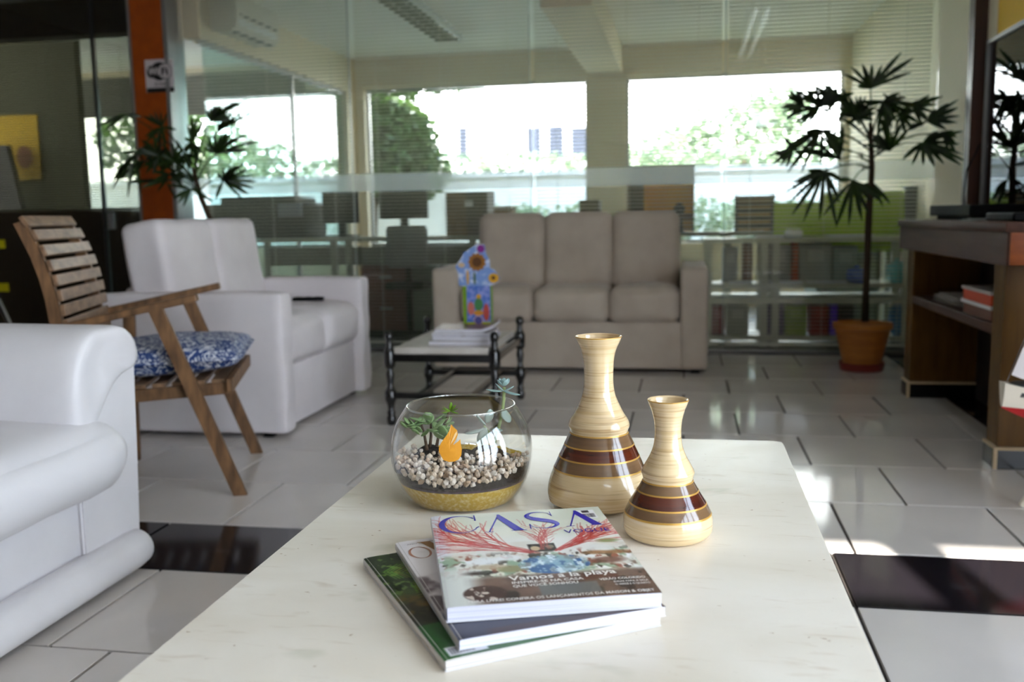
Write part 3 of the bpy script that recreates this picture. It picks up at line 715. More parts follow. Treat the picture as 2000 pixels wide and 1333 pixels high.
def pot_dark(t):
    c = (-2.78, 5.35, 0)
    part('pot', MB().lathe([(0, 0), (.11, 0), (.15, .26), (.165, .26), (.165, .29), (.14, .29), (.13, .25), (0, .25)], c, 28), mat('brown_pot', (110, 70, 40), .5), t, 35)
O6 = (190, 180); S6 = .195
fans = [(1130, 290, 0, [(1090, 175), (1185, 130), (1260, 140), (1340, 200), (1400, 100), (1500, 75), (1370, 280)]),
        (1200, 400, .1, [(1230, 260), (1270, 280), (1360, 200), (1570, 200), (1420, 290)]),
        (1190, 620, -.1, [(1250, 400), (1350, 400), (1390, 450), (1500, 420), (1595, 495), (1490, 580), (1100, 430), (1060, 560)]),
        (1260, 890, -.05, [(1200, 800), (1340, 740), (1480, 710), (1585, 835), (1565, 965), (1465, 1085), (1185, 1080)]),
        (940, 975, -.1, [(860, 1150), (1160, 1100), (760, 1070), (1040, 990), (700, 930)]),
        (620, 640, -.12, [(640, 340), (700, 560), (470, 480), (420, 560), (300, 600), (560, 830), (760, 800), (450, 760)]),
        (650, 350, .0, [(460, 240), (570, 200), (710, 210), (790, 380), (690, 570), (490, 500), (480, 450)]),
        (380, 610, -.05, [(150, 980), (300, 1060), (230, 880), (440, 1020), (250, 620), (560, 520)]),
        (690, 890, .05, [(600, 1000), (790, 1080), (290, 915), (880, 860), (480, 880)]),
        (960, 500, .1, [(945, 240), (1070, 280), (860, 590), (870, 460), (1050, 620), (1000, 760)]),
        (770, 700, -.05, [(560, 560), (860, 560), (640, 800), (860, 820), (520, 700), (900, 700), (760, 500)]),
        (470, 700, .05, [(260, 760), (340, 860), (560, 620), (600, 780), (380, 560)]),
        (300, 220, .1, [(10, 345), (110, 290), (450, 250), (60, 400)]),
        (560, 560, .0, [(440, 480), (640, 420), (720, 640), (400, 620), (520, 720), (660, 700)]), (720, 820, -.1, [(560, 900), (640, 960), (860, 940), (880, 760), (540, 800)]),
        (330, 680, .1, [(190, 800), (150, 900), (260, 560), (420, 620), (350, 860)]), (870, 620, .1, [(780, 480), (960, 520), (1000, 660), (800, 760), (930, 800)])]
tr = [Vector((-2.78, 5.35, .25)), Vector((-2.78, 5.35, .55)), Vector((-2.77, 5.35, .8)), at(392, 385, 5.35), at(378, 330, 5.35)]
palm('dark fan palm behind the white loveseat, in front of the orange pillar', (-2.78, 5.35, 0), pot_dark, fans, 5.35, O6, S6, 9, tr, .022)

# ------------------------------------------------------------------ sofas
M_WLEATHER = mat('white_leatherette', (226, 224, 226), .42, var=((3, 3, 3), (216, 213, 215), .4, .65), bump=((160, 160, 160), .12, .001), spec=.4)
M_WCLOTH = mat('white_slipcover', (224, 218, 220), .55, var=((3, 3, 3), (212, 205, 207), .4, .65), bump=((9, 9, 9), .25, .006), spec=.35)
M_BEIGE = mat('beige_suede', (194, 181, 166), .8, var=((5, 5, 5), (182, 168, 153), .4, .65), bump=((220, 220, 220), .2, .001), sheen=.2)
# near sofa, facing +X, its far arm in view
so = thing('white_sofa', 'white leatherette sofa with rolled arm at the left edge beside the marble table', 'sofa', (-1.8, 1.2, 0))
part('base', MB().bx(-2.30, -1.432, .1, 2.2, .05, .27, .01), M_WLEATHER, so, 40)
rl = MB().lathe([(0, -1.06), (.030, -1.055), (.046, -1.035), (.05, -1.0), (.05, 1.0), (.046, 1.035), (.030, 1.055), (0, 1.06)], (0, 0, 0), 24)
part('base_roll', MB().add(rl.v, rl.f, Matrix.Translation((-1.405, 1.145, .062)) @ Matrix.Rotation(-math.pi/2, 4, 'X')), M_WLEATHER, so, 50)
seatfn = lambda q, p: q + Vector((0, 0, -.012*max(0, p[0])**2*max(0, p[2])))
part('seat_cushion', MB().cushion((-1.74, 1.115, .345), (.82, 2.0, .19), .094, (.004, .0, .012), 22, .006, 7, seed=3, fn=seatfn), M_WLEATHER, so, True)
armp = [(1.985, .05), (2.205, .05), (2.222, .30), (2.235, .545), (2.15, .60), (2.07, .57), (2.0, .44), (1.985, .32)]
M_ = Matrix(((0, 0, -1, -1.415), (1, 0, 0, 0), (0, 1, 0, 0), (0, 0, 0, 1)))
part('arm_panel', MB().prism(armp, M_, .86), M_WLEATHER, so, 30)
# rolled arm pad: section in Y-Z swept along X, closing in at its front end
sec = [(1.975, .33), (1.955, .45), (1.965, .55), (2.0, .62), (2.06, .652), (2.13, .655), (2.20, .64), (2.245, .60), (2.255, .56), (2.235, .53), (2.19, .525), (2.14, .515), (2.08, .46), (2.03, .40)]
sm = []
for i in range(len(sec)):
    a, b = Vector((*sec[i], 0)), Vector((*sec[(i+1) % len(sec)], 0)); sm += [a, (a*.5+b*.5)]
for _ in range(2): sm = [(sm[i-1]+sm[i]*2+sm[(i+1) % len(sm)])/4 for i in range(len(sm))]
cen = Vector((2.075, .575, 0)); V = []; Fc = []; n = len(sm)
xs_ = [(-2.28, 1), (-2.0, 1), (-1.7, 1.0), (-1.52, 1.0), (-1.46, 1.01), (-1.43, 1.0), (-1.412, .97), (-1.402, .92), (-1.398, .82), (-1.400, .55), (-1.405, .2)]
for x, s_ in xs_:
    for k, p in enumerate(sm):
        q = cen+(p-cen)*s_
        wv = .006*mnoise.noise(Vector((x*9, k*.55, 2))) if x > -1.75 else 0
        V.append((x+wv*.5, q.x, q.y+wv))
for i in range(len(xs_)-1):
    for k in range(n): Fc.append((i*n+k, (i+1)*n+k, (i+1)*n+(k+1) % n, i*n+(k+1) % n))
Fc.append(tuple(range((len(xs_)-1)*n, len(xs_)*n)))
part('arm_pad', MB().add(V, Fc), M_WLEATHER, so, True)
pip = [(-1.424, 1.985, .06), (-1.424, 1.985, .25), (-1.424, 1.99, .32), (-1.42, 2.03, .42), (-1.418, 2.14, .532), (-1.42, 2.225, .522)]
part('piping', MB().tube(pip, .004, 6), M_WLEATHER, so, True)
part('arm_panel', MB().bx(-2.285, -1.425, .0, .22, .05, .62, .05), M_WLEATHER, so, True)
part('backrest', MB().cushion((-2.36, 1.12, .60), (.30, 2.2, .62), .12, (.02, 0, 0), 12), M_WLEATHER, so, True)
for x in (-1.50, -2.25):
    for y in (.25, 2.1): part('leg', MB().bx(x-.025, x+.025, y-.025, y+.025, 0, .052), M_BLACK, so)

# loveseat, facing +X
lv = thing('white_loveseat', 'white two-seat loveseat in a wrinkled slipcover behind the wooden chair', 'sofa', (-2.05, 4.17, 0))
part('base', MB().bx(-2.42, -1.668, 3.70, 4.64, .02, .285, .01), M_WCLOTH, lv, 40)
for k, (y0, y1) in enumerate(((3.715, 4.165), (4.175, 4.625))):
    part('seat_cushion', MB().cushion((-1.945, (y0+y1)/2, .385), (.62, y1-y0, .20), .06, (.012, 0, .03), 14, .006, 10, seed=k*5), M_WCLOTH, lv, True)
    part('back_cushion', MB().cushion((-2.255, (y0+y1)/2, .665), (.20, y1-y0+.008, .485), .038, (.008, 0, .004), 14, .006, 8, Matrix.Rotation(-.14, 3, 'Y'), k*9+2), M_WCLOTH, lv, True)
for y0, y1 in ((3.62, 3.735), (4.605, 4.72)):
    part('arm', MB().cushion((-2.03, (y0+y1)/2, .313), (.82, y1-y0, .586), .016, (.004, .006, .006), 18, .008, 11, seed=y0), M_WCLOTH, lv, True)
part('rear_panel', MB().bx(-2.43, -2.36, 3.80, 4.56, .02, .62, .02), M_WCLOTH, lv, 40)
for x in (-2.4, -1.72):
    for y in (3.68, 4.66): part('leg', MB().bx(x-.02, x+.02, y-.02, y+.02, 0, .025), M_BLACK, lv)
p = atz(602, 589, .508)
t = thing('remote_control', 'black remote control lying on the loveseat seat near its far arm', 'remote control', (p.x, p.y, .505))
Rm = Matrix.Rotation(.25, 3, 'Z')
part('body', MB().box((p.x, p.y, .520), (.15, .045, .018), .005, Rm), M_BLACK, t, 40)
for k in range(3): part('button_pad', MB().box((p.x-.045+.045*k, p.y-.01+.011*k, .5302), (.022, .022, .002), 0, Rm), mat('button_grey', (58, 58, 60), .5), t)

# far beige three-seat sofa, facing -Y
fs = thing('beige_sofa', 'beige three-seat sofa in front of the glass partition', 'sofa', (-.67, 5.75, 0))
part('base', MB().bx(-1.32, -.018, 5.415, 6.10, .025, .29, .006), M_BEIGE, fs, 40)
for a, b in ((-1.465, -1.312), (-.024, .130)):
    part('arm', MB().cushion(((a+b)/2, 5.775, .312), (b-a, .75, .585), .02, (.004, .004, .006), 10), M_BEIGE, fs, True)
sx = (-1.305, -.868, -.430, -.028)
bxs = (-1.262, -.853, -.437, -.036)
for k in range(3):
    part('seat_cushion', MB().cushion(((sx[k]+sx[k+1])/2, 5.66, .385), (sx[k+1]-sx[k]+.004, .54, .20), .055, (0, .012, .018), 12, .003, 6, seed=k), M_BEIGE, fs, True)
    part('back_cushion', MB().cushion(((bxs[k]+bxs[k+1])/2, 5.865, .68), (bxs[k+1]-bxs[k]+.006, .19, .475), .055, (0, .018, .006), 12, .003, 6, Matrix.Rotation(-.12, 3, 'X'), k*3), M_BEIGE, fs, True)
part('rear_panel', MB().bx(-1.30, -.03, 5.98, 6.10, .03, .80, .02), M_BEIGE, fs, 40)
for x in (-1.40, .06):
    for y in (5.46, 6.06): part('leg', MB().bx(x-.025, x+.025, y-.025, y+.025, 0, .03), M_BLACK, fs)

# ------------------------------------------------------------------ slatted wooden chair
M_CHAIR = mat('weathered_wood', (128, 92, 58), .55, var=((40, 40, 9), (76, 52, 30), .35, .7, 6), bump=((9, 9, 70), .4, .003))
M_CHAIR2 = mat('weathered_slat', (140, 108, 80), .45, var=((40, 9, 40), (92, 68, 46), .35, .7, 6), bump=((60, 9, 60), .35, .003))
cu = Vector((.94, .342, 0)).normalized(); cv = Vector((-.342, .94, 0)).normalized(); C0 = Vector((-1.447, 2.877, 0))
def cp(s_, t_, z): return C0+cu*s_+cv*t_+Vector((0, 0, z))
CM = Matrix(((cu.x, 0, cv.x, 0), (cu.y, 0, cv.y, 0), (0, 1, 0, 0), (0, 0, 0, 1)))
def cm(t_): return Matrix.Translation(C0+cv*t_) @ CM
wc = thing('wooden_armchair', 'weathered slatted wooden armchair between the white sofas', 'chair', tuple(cp(-.25, .26, 0)))
stile = [(-.652, .905), (-.638, .872), (-.610, .80), (-.590, .73), (-.577, .66), (-.570, .59), (-.556, .46), (-.548, .33),
         (-.508, .33), (-.520, .46), (-.532, .59), (-.540, .66), (-.554, .73), (-.578, .81), (-.606, .885), (-.622, .915)]
for t_ in (0, .494): part('stile', MB().prism(stile, cm(t_), .03), M_CHAIR, wc)
slc = [(-.619, .912, .55), (-.592, .868, .42), (-.570, .82, .33), (-.553, .772, .25), (-.541, .725, .19), (-.532, .677, .13), (-.526, .63, .09), (-.521, .582, .07), (-.517, .535, .05)]
for s_, z, tl in slc:
    d = Vector((-math.sin(tl), math.cos(tl)))
    a, b = cp(s_, -.006, z), cp(s_, .53, z)
    part('back_slat', MB().bar(a, b, .016, .037, .003, up=(cu*d.x+Vector((0, 0, d.y)))), M_CHAIR2, wc)
for t_ in (-.012, .536):
    part('armrest', MB().bar(cp(-.56, t_, .570), cp(-.113, t_, .660), .052, .024, .004), M_CHAIR, wc)
for t_ in (-.028, .552):
    part('leg', MB().prism([(-.262, .622), (-.218, .632), (.012, .0), (-.032, .0)], cm(t_-.011), .024), M_CHAIR, wc)
    part('leg', MB().prism([(-.47, .59), (-.428, .60), (-.445, 0), (-.485, 0)], cm(t_-.011), .024), M_CHAIR, wc)
    tt = t_+.03 if t_ < 0 else t_-.03
    part('seat_rail', MB().bar(cp(-.55, tt, .332), cp(-.035, tt, .358), .022, .04, .003), M_CHAIR, wc)
part('front_rail', MB().bar(cp(-.026, -.03, .368), cp(-.026, .554, .368), .02, .044, .003), M_CHAIR, wc)
for k in range(8):
    s_ = -.50+k*.062; part('seat_slat', MB().bar(cp(s_, .0, .366+.002*k), cp(s_, .524, .366+.002*k), .042, .014, .002), M_CHAIR2, wc)
# cushion
m, tn, pb = base_mat('blue_toile_fabric')
cvv = coords(tn, (13, 13, 13)); nz = tn.nodes.new('ShaderNodeTexNoise'); nz.inputs['Scale'].default_value = 1.2; nz.inputs['Detail'].default_value = 4; nz.inputs['Distortion'].default_value = 2.2
tn.links.new(cvv, nz.inputs['Vector']); wv = tn.nodes.new('ShaderNodeMath'); wv.operation = 'MULTIPLY'; wv.inputs[1].default_value = 34
sn = tn.nodes.new('ShaderNodeMath'); sn.operation = 'SINE'; tn.links.new(nz.outputs[0], wv.inputs[0]); tn.links.new(wv.outputs[0], sn.inputs[0])
rp = tn.nodes.new('ShaderNodeValToRGB'); rp.color_ramp.elements[0].position = .30; rp.color_ramp.elements[0].color = (*lin((38, 64, 118)), 1)
rp.color_ramp.elements[1].position = .62; rp.color_ramp.elements[1].color = (*lin((214, 216, 222)), 1)
e = rp.color_ramp.elements.new(.45); e.color = (*lin((92, 122, 170)), 1)
tn.links.new(sn.outputs[0], rp.inputs[0]); tn.links.new(rp.outputs[0], pb.inputs['Base Color']); pb.inputs['Roughness'].default_value = .75
M_TOILE = m
def pil(q, p):
    e = max(0, 1-p[0]**2)**.5*max(0, 1-p[1]**2)**.5
    q.z = math.copysign(abs(q.z)*(.12+.88*e**.55), q.z); return q
R3 = Matrix((cu, cv, Vector((0, 0, 1)))).transposed() @ Matrix.Rotation(-.03, 3, 'Y')
pc = cp(-.245, .262, .446)
t = thing('seat_cushion', 'blue and white patterned cushion on the wooden armchair', 'cushion', tuple(cp(-.245, .262, .392)))
part('cushion', MB().cushion(pc, (.50, .52, .105), .03, (0, 0, .012), 16, .006, 11, R3, 2, pil), M_TOILE, t, True)
part('welt', MB().tube([pc+R3 @ Vector((.252*math.copysign(min(1, abs(1.25*math.cos(a))), math.cos(a)), .262*math.copysign(min(1, abs(1.25*math.sin(a))), math.sin(a)), 0)) for a in [k*math.pi/24 for k in range(48)]]+[pc+R3 @ Vector((.252, 0, 0))], .004, 6), M_TOILE, t, True)

# chrome stool leg showing at the far left edge
t = thing('chrome_stool', 'chrome tube stool half hidden behind the white sofa at the left edge', 'stool', (-2.95, 3.18, 0))
top = at(-4, 585, 3.3); a = at(22, 640, 3.3); d = (a-top); foot = top+d*(top.z/(top.z-a.z)); sx_ = top.x-.17
for sgn in (1, -1):
    for yy in (3.06, 3.3):
        part('leg', MB().tube([(sx_+sgn*.17, yy, top.z), (sx_+sgn*(.17+foot.x-top.x), yy, .0)], .011, 8), M_CHROME, t, True)
part('seat', MB().bx(sx_-.19, sx_+.165, 3.03, 3.33, top.z, top.z+.03, .01), M_BLACK, t)

# ------------------------------------------------------------------ black side table
M_MARB2 = mat('grey_white_marble', (206, 200, 192), .3, var=((6, 6, 6), (176, 170, 160), .4, .65))
st = thing('side_table', 'black turned-leg side table with marble top before the beige sofa', 'side table', (-1.035, 4.26, 0))
lprof = [(0, 0), (.014, 0), (.020, .012), (.021, .03), (.016, .045), (.019, .055), (.013, .07), (.019, .10), (.025, .112), (.026, .15), (.019, .158), (.013, .175), (.016, .20), (.019, .225), (.014, .25),
         (.024, .262), (.026, .275), (.026, .325), (.021, .335), (.013, .352), (.016, .36), (.012, .368), (.018, .382), (.020, .395), (.016, .408), (.007, .415), (0, .415)]
lx = (-1.268, -.80); ly = (3.94, 4.576)
for x in lx:
    for y in ly: part('leg', MB().lathe(lprof, (x, y, 0), 16), M_BLACKWOOD, st, 50)
for y in ly:
    part('apron', MB().bx(lx[0]+.02, lx[1]-.02, y-.012, y+.012, .282, .315, .003), M_BLACKWOOD, st)
    part('stretcher', MB().bx(lx[0]+.02, lx[1]-.02, y-.011, y+.011, .118, .145, .003), M_BLACKWOOD, st)
for x in lx: part('apron', MB().bx(x-.012, x+.012, ly[0]+.02, ly[1]-.02, .282, .315, .003), M_BLACKWOOD, st)
for x in (lx[0]+.13, lx[1]-.10): part('stretcher', MB().bx(x-.014, x+.014, ly[0]+.01, ly[1]-.01, .12, .143, .003), M_BLACKWOOD, st)
part('marble_top', MB().bx(-1.246, -.826, 3.935, 4.56, .3155, .345, .003), M_MARB2, st)
def thinmag(x, y, z, w_, d_, h, rot, c_, label, bend=0):
    t = thing('magazine', label, 'magazine', (x, y, z), 'magazines on the side table')
    R_ = Matrix.Rotation(rot, 4, 'Z'); n = 10
    def slab(z0, z1, ins, mm, nm):
        V = []; Fc = []
        for k in range(n+1):
            u = k/n; xx = (-w_/2+ins)+(w_-2*ins)*u; bz = bend*max(0, u-.80)**1.2*5
            for yy in (-d_/2+ins, d_/2-ins):
                for zz in (z0, z1): V.append(Vector((x, y, z))+(R_ @ Vector((xx, yy, 0)))+Vector((0, 0, zz+bz)))
        for k in range(n):
            a = 4*k; b = a+4
            Fc += [(a, b, b+2, a+2), (a+1, a+3, b+3, b+1), (a, a+1, b+1, b), (a+2, b+2, b+3, a+3)]
        Fc += [(0, 2, 3, 1), (4*n, 4*n+1, 4*n+3, 4*n+2)]
        part(nm, MB().add(V, Fc), mm, t)
    slab(.0005, h-.0015, .002, mat('mag_pages_%d' % int(z*1e4), (222, 220, 228), .6, var=((4, 4, 900), (190, 188, 196), .4, .6)), 'pages')
    slab(h-.0013, h, 0, mat('mag_cover_%d' % int(z*1e4), c_, .3, var=((16, 16, 9), (120, 90, 84), .5, .6)), 'cover')
zz = .3455
for h, c_, rot, w_, x, lb, bd in ((.018, (150, 140, 130), .02, .272, -.975, 'grey magazine at the bottom of the side table stack', 0), (.022, (196, 194, 210), -.03, .262, -.96, 'thick white-edged magazine second from the bottom of the stack', 0),
                                  (.012, (206, 204, 206), .05, .27, -.965, 'pale magazine third in the side table stack', .0), (.016, (128, 92, 88), .06, .268, -.955, 'top magazine of the side table stack with a reddish curled cover', .03)):
    thinmag(x, 4.12, zz, w_, .22, h, rot, c_, lb, bd); zz += h+.0012
# leaflet display box with a cut-out header
def ell(cx, cz, rx, rz, n=20, jag=0, g=random.Random(2)):
    return [(cx+rx*math.cos(2*math.pi*k/n)*(1+jag*(k % 2)), cz+rz*math.sin(2*math.pi*k/n)*(1+jag*(k % 2))) for k in range(n)]
DY = 4.20
def dpt(px, py):  # px in the display's own close-up (150 px per 1 m at its distance)
    a = at(860+px*.15, 460+py*.15, DY); return a.x, a.z
dz = zz+.0008
t = thing('leaflet_display', 'small colourful leaflet display with cut-out header on the magazine stack', 'display', (dpt(450, 900)[0], DY, dz))
def flat(name, pts, m, y, h=.0012):
    M_ = Matrix(((1, 0, 0, 0), (0, 0, -1, y), (0, 1, 0, 0), (0, 0, 0, 1)))
    return part(name, MB().prism(pts, M_, h), m, t)
mc = lambda n_, c_: mat('card_'+n_, c_, .4)
x0, _ = dpt(325, 0); x1, z1 = dpt(650, 655)
part('box', MB().bx(x0-.018, x1, DY+.001, DY+.05, dz, z1-.004), mc('green', (120, 160, 30)), t)
part('front_panel', MB().bx(x0, x1, DY-.002, DY+.001, dz, z1), mat('card_front', (70, 110, 190), .4, var=((40, 40, 40), (140, 150, 210), .45, .6)), t)
for px, py, rx, rz, c_, nm in ((500, 900, .020, .030, (72, 130, 78), 'green_patch'), (400, 950, .016, .03, (196, 110, 96), 'red_patch'), (600, 1000, .014, .04, (176, 72, 60), 'red_patch'),
                               (500, 800, .011, .012, (214, 160, 40), 'yellow_patch'), (500, 1010, .024, .012, (206, 140, 44), 'yellow_patch')):
    c = dpt(px, py); flat(nm, ell(c[0], c[1], rx, rz), mc(nm+str(px), c_), DY-.0022, .0006)
c = dpt(500, 1105); flat('badge_ring', ell(c[0], c[1], .0215, .0215, 28), mc('ring', (222, 180, 184)), DY-.0030, .0005)
flat('badge', ell(c[0], c[1], .0185, .0185, 28), mc('badge', (84, 82, 140)), DY-.0036, .0005)
c = dpt(500, 1180); flat('lower_band', [(x0, dz), (x1, dz), (x1, dz+.008), (x0, dz+.008)], mc('lime', (190, 196, 40)), DY-.0026, .0005)
hd = [dpt(*q) for q in ((235, 660), (225, 500), (190, 410), (250, 320), (300, 220), (400, 160), (470, 110), (570, 120), (590, 240), (640, 330), (640, 430), (700, 450), (775, 560), (740, 620), (640, 660))]
flat('header_card', list(reversed(hd)), mat('card_sky', (120, 150, 206), .4, var=((30, 30, 30), (206, 214, 230), .5, .62)), DY+.012)
for px, py, rx, rz, c_, nm, jag in ((470, 350, .036, .036, (150, 100, 40), 'large_flower', .2), (470, 350, .022, .022, (92, 56, 26), 'flower_centre', 0), (350, 550, .006, .034, (206, 156, 60), 'flower_stem', 0),
                                   (520, 175, .016, .016, (128, 40, 130), 'purple_flower', .25), (690, 560, .022, .020, (214, 160, 40), 'yellow_flower', .25), (685, 555, .009, .009, (92, 56, 24), 'flower_centre', 0),
                                   (440, 560, .005, .030, (70, 96, 40), 'flower_stem', 0), (270, 390, .014, .010, (206, 176, 140), 'pale_flower', .2)):
    c = dpt(px, py); flat(nm, ell(c[0], c[1], rx, rz, 22, jag), mc(nm+str(px), c_), DY+.0105-(.0006 if nm != 'large_flower' else 0)-(.0005 if 'centre' in nm or 'purple' in nm else 0), .0005)

# ------------------------------------------------------------------ counter on the right
ct = thing('wooden_counter', 'wooden counter with black plinths and an open shelf along the right wall', 'counter', (1.2, 4.1, 0))
part('top_board', MB().bx(1.012, 1.385, 3.30, 4.90, .822, .855, .004), M_COUNTERTOP, ct, 40)
part('apron', MB().bx(1.022, 1.385, 3.312, 4.89, .715, .822, .002), M_COUNTERTOP, ct)
part('apron_end', MB().bx(1.03, 1.385, 3.306, 3.313, .717, .852), M_ORANGEWOOD, ct)
for y0, y1 in ((3.47, 3.59), (4.79, 4.915)):
    part('side_panel', MB().bx(1.07, 1.385, y0, y1, .078, .715, .002), M_PLYWOOD, ct)
    part('plinth', MB().bx(1.062, 1.387, y0-.008, y1+.008, 0, .07), M_BLACKTILE, ct)
    part('plinth_trim', MB().bx(1.060, 1.387, y0-.010, y1+.010, .068, .078).bx(1.058, 1.070, y0-.0105, y0+.004, 0, .07), M_CREAMTRIM, ct)
part('shelf', MB().bx(1.07, 1.37, 3.585, 4.795, .458, .494, .003), M_COUNTERTOP, ct)
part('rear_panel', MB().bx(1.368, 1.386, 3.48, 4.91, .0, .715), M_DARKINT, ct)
sheets('paper_stack', 1.12, 1.33, 4.20, 4.55, .4945, 6, 'grey paper stack on the counter shelf', (168, 158, 150), None, .006)
t = thing('orange_box', 'orange and white flat box on the counter shelf, on a brown box', 'box', (1.2, 3.85, .4945))
part('lower_box', MB().bx(1.09, 1.32, 3.66, 4.02, .4945, .535), mat('brown_box', (112, 60, 38), .6), t)
part('white_layer', MB().bx(1.085, 1.32, 3.66, 4.04, .535, .548), M_PAPER, t)
part('orange_layer', MB().bx(1.09, 1.32, 3.68, 4.03, .548, .588), mat('box_orange', (214, 70, 24), .5), t)
part('lid', MB().bx(1.085, 1.32, 3.67, 4.04, .588, .600), mat('box_lid', (200, 190, 186), .5), t)
t = thing('set_top_box', 'flat black set-top box on the counter, nearest the palm', 'electronics', (1.2, 4.35, .856))
part('body', MB().bx(1.10, 1.32, 4.03, 4.66, .872, .918, .006), M_BLACK, t); part('base', MB().bx(1.12, 1.30, 4.08, 4.60, .8555, .872), M_BLACK, t)
part('cable', MB().tube([(1.24, 4.62, .90), (1.26, 4.72, .97), (1.29, 4.80, 1.08), (1.36, 4.86, 1.20)], .004, 6), M_BLACK, t, True)
t = thing('flat_device', 'thin black device on the counter at the right edge of the picture', 'electronics', (1.2, 3.5, .856))
part('body', MB().bx(1.07, 1.3, 3.42, 3.72, .8565, .885, .006), M_BLACK, t); part('cable', MB().tube([(1.2, 3.70, .87), (1.25, 3.80, .90), (1.3, 3.86, .96), (1.34, 3.9, 1.02)], .004, 6), M_BLACK, t, True)
sheets('paper_stack', 1.06, 1.20, 3.78, 3.98, .8555, 3, 'grey papers on the counter in front of the black box', (120, 122, 122), None, .003)

# ------------------------------------------------------------------ model sailboat on a stool
bo = thing('white_stool', 'low white stool carrying the model sailboat', 'stool', (1.2, 2.98, 0))
M_STW = mat('cream_paint', (216, 208, 190), .5)
part('seat', MB().bx(1.10, 1.42, 2.84, 3.12, .215, .238, .006), M_STW, bo, 40)
for x, xt in ((1.012, 1.125), (1.49, 1.395)):
    for y in (2.87, 3.03): part('leg', MB().tube([(x, y, 0), (x*.5+xt*.5, y, .10), (xt, y, .216)], [.010, .013, .014], 10), M_STW, bo, 50)
sb = thing('model_sailboat', 'model sailboat with white and red hull on the low stool', 'model boat', (1.2, 2.98, .24))
def hull(zlo, zhi, m, nm):
    V = []; Fc = []; n = 14; k2 = 8
    for i in range(n+1):
        u = i/n; x = .925+.52*u; b = .075*math.sin(math.pi*min(1, .08+u*.72))**.7
        zt = .39-.03*math.sin(math.pi*u); zb = .239+.075*(1-min(1, u*2.2))**1.6
        za = zb if zlo == 0 else .318-.02*u; zc = zt if zhi == 1 else .318-.02*u
        for k in range(k2+1):
            q = k/k2; z = za+(zc-za)*q; f = ((z-zb)/max(.001, zt-zb)); wd_ = b*max(0.02, f)**.5
            V.append((x, 2.98-wd_, z))
        for k in range(k2+1):
            q = 1-k/k2; z = za+(zc-za)*q; f = ((z-zb)/max(.001, zt-zb)); wd_ = b*max(0.02, f)**.5
            V.append((x, 2.98+wd_, z))
    m_ = 2*(k2+1)
    for i in range(n):
        for k in range(m_-1): Fc.append((i*m_+k, (i+1)*m_+k, (i+1)*m_+k+1, i*m_+k+1))
        Fc.append((i*m_+m_-1, (i+1)*m_+m_-1, (i+1)*m_, i*m_))
    Fc += [tuple(range(m_)), tuple(reversed(range(n*m_, n*m_+m_)))]
    part(nm, MB().add(V, Fc), m, sb, 40)
hull(1, 1, mat('hull_white', (224, 216, 200), .4), 'upper_hull'); hull(0, 0, mat('hull_red', (184, 26, 34), .35), 'lower_hull')
dk_ = [(.94, 2.98)]+[(.925+.52*u/12, 2.98-.9*.075*math.sin(math.pi*min(1, .08+u/12*.72))**.7) for u in range(1, 13)]+[(.925+.52*u/12, 2.98+.9*.075*math.sin(math.pi*min(1, .08+u/12*.72))**.7) for u in range(12, 0, -1)]
part('deck', MB().prism(dk_, Matrix.Translation((0, 0, .352)), .036), mat('deck_dark', (52, 56, 58), .5), sb)
part('mast', MB().tube([(1.14, 2.98, .37), (1.14, 2.98, 1.02)], .006, 8), M_PLYWOOD, sb, True)
part('boom', MB().tube([(1.14, 2.98, .43), (1.42, 2.985, .44)], .005, 8), M_PLYWOOD, sb, True)
def sail(a, b, c, m, nm, bulge):
    a, b, c = Vector(a), Vector(b), Vector(c); V = []; Fc = []; n = 8
    for side in (0, .0015):
        for i in range(n+1):
            for j in range(n+1):
                u, v = i/n, j/n; p = a.lerp(b, u).lerp(c, v); p.y += side+bulge*u*(1-u)*(1-v)*4; p.z += -.02*u*(1-u)*4*(1-v)*(1 if v == 0 else .2)
                V.append(p)
    N = (n+1)**2
    for s_ in (0, N):
        for i in range(n):
            for j in range(n): Fc.append((s_+i*(n+1)+j, s_+(i+1)*(n+1)+j, s_+(i+1)*(n+1)+j+1, s_+i*(n+1)+j+1))
    part(nm, MB().add(V, Fc), m, sb, True)
M_SAIL = mat('sail_cloth', (226, 220, 220), .8)
sail((.945, 2.965, .415), (1.13, 2.975, .41), (1.125, 2.98, .93), M_SAIL, 'jib_sail', -.03)
sail((1.15, 2.985, .45), (1.41, 2.99, .45), (1.146, 2.985, 1.0), M_SAIL, 'main_sail', .03)
part('forestay', MB().tube([(.935, 2.975, .39), (1.125, 2.98, .96)], .0012, 5), M_ALU, sb)

# ------------------------------------------------------------------ marble coffee table
m, tn, pb = base_mat('ivory_marble')
def nzn(scale, det, dist=0):
    n = tn.nodes.new('ShaderNodeTexNoise'); n.inputs['Scale'].default_value = 1; n.inputs['Detail'].default_value = det; n.inputs['Distortion'].default_value = dist
    tn.links.new(coords(tn, scale), n.inputs['Vector']); return n
def rampn(n, p0_, c0_, p1_, c1_):
    r = tn.nodes.new('ShaderNodeValToRGB'); r.color_ramp.elements[0].position = p0_; r.color_ramp.elements[1].position = p1_
    r.color_ramp.elements[0].color = (*c0_, 1); r.color_ramp.elements[1].color = (*c1_, 1); tn.links.new(n.outputs[0], r.inputs[0]); return r
def mixn(fac, a, b, blend='MIX'):
    x = tn.nodes.new('ShaderNodeMix'); x.data_type = 'RGBA'; x.blend_type = blend
    if hasattr(fac, 'outputs'): tn.links.new(fac.outputs[0], x.inputs[0])
    else: x.inputs[0].default_value = fac
    for s_, v_ in ((6, a), (7, b)):
        if isinstance(v_, tuple): x.inputs[s_].default_value = (*v_, 1)
        else: tn.links.new(v_, x.inputs[s_])
    return x
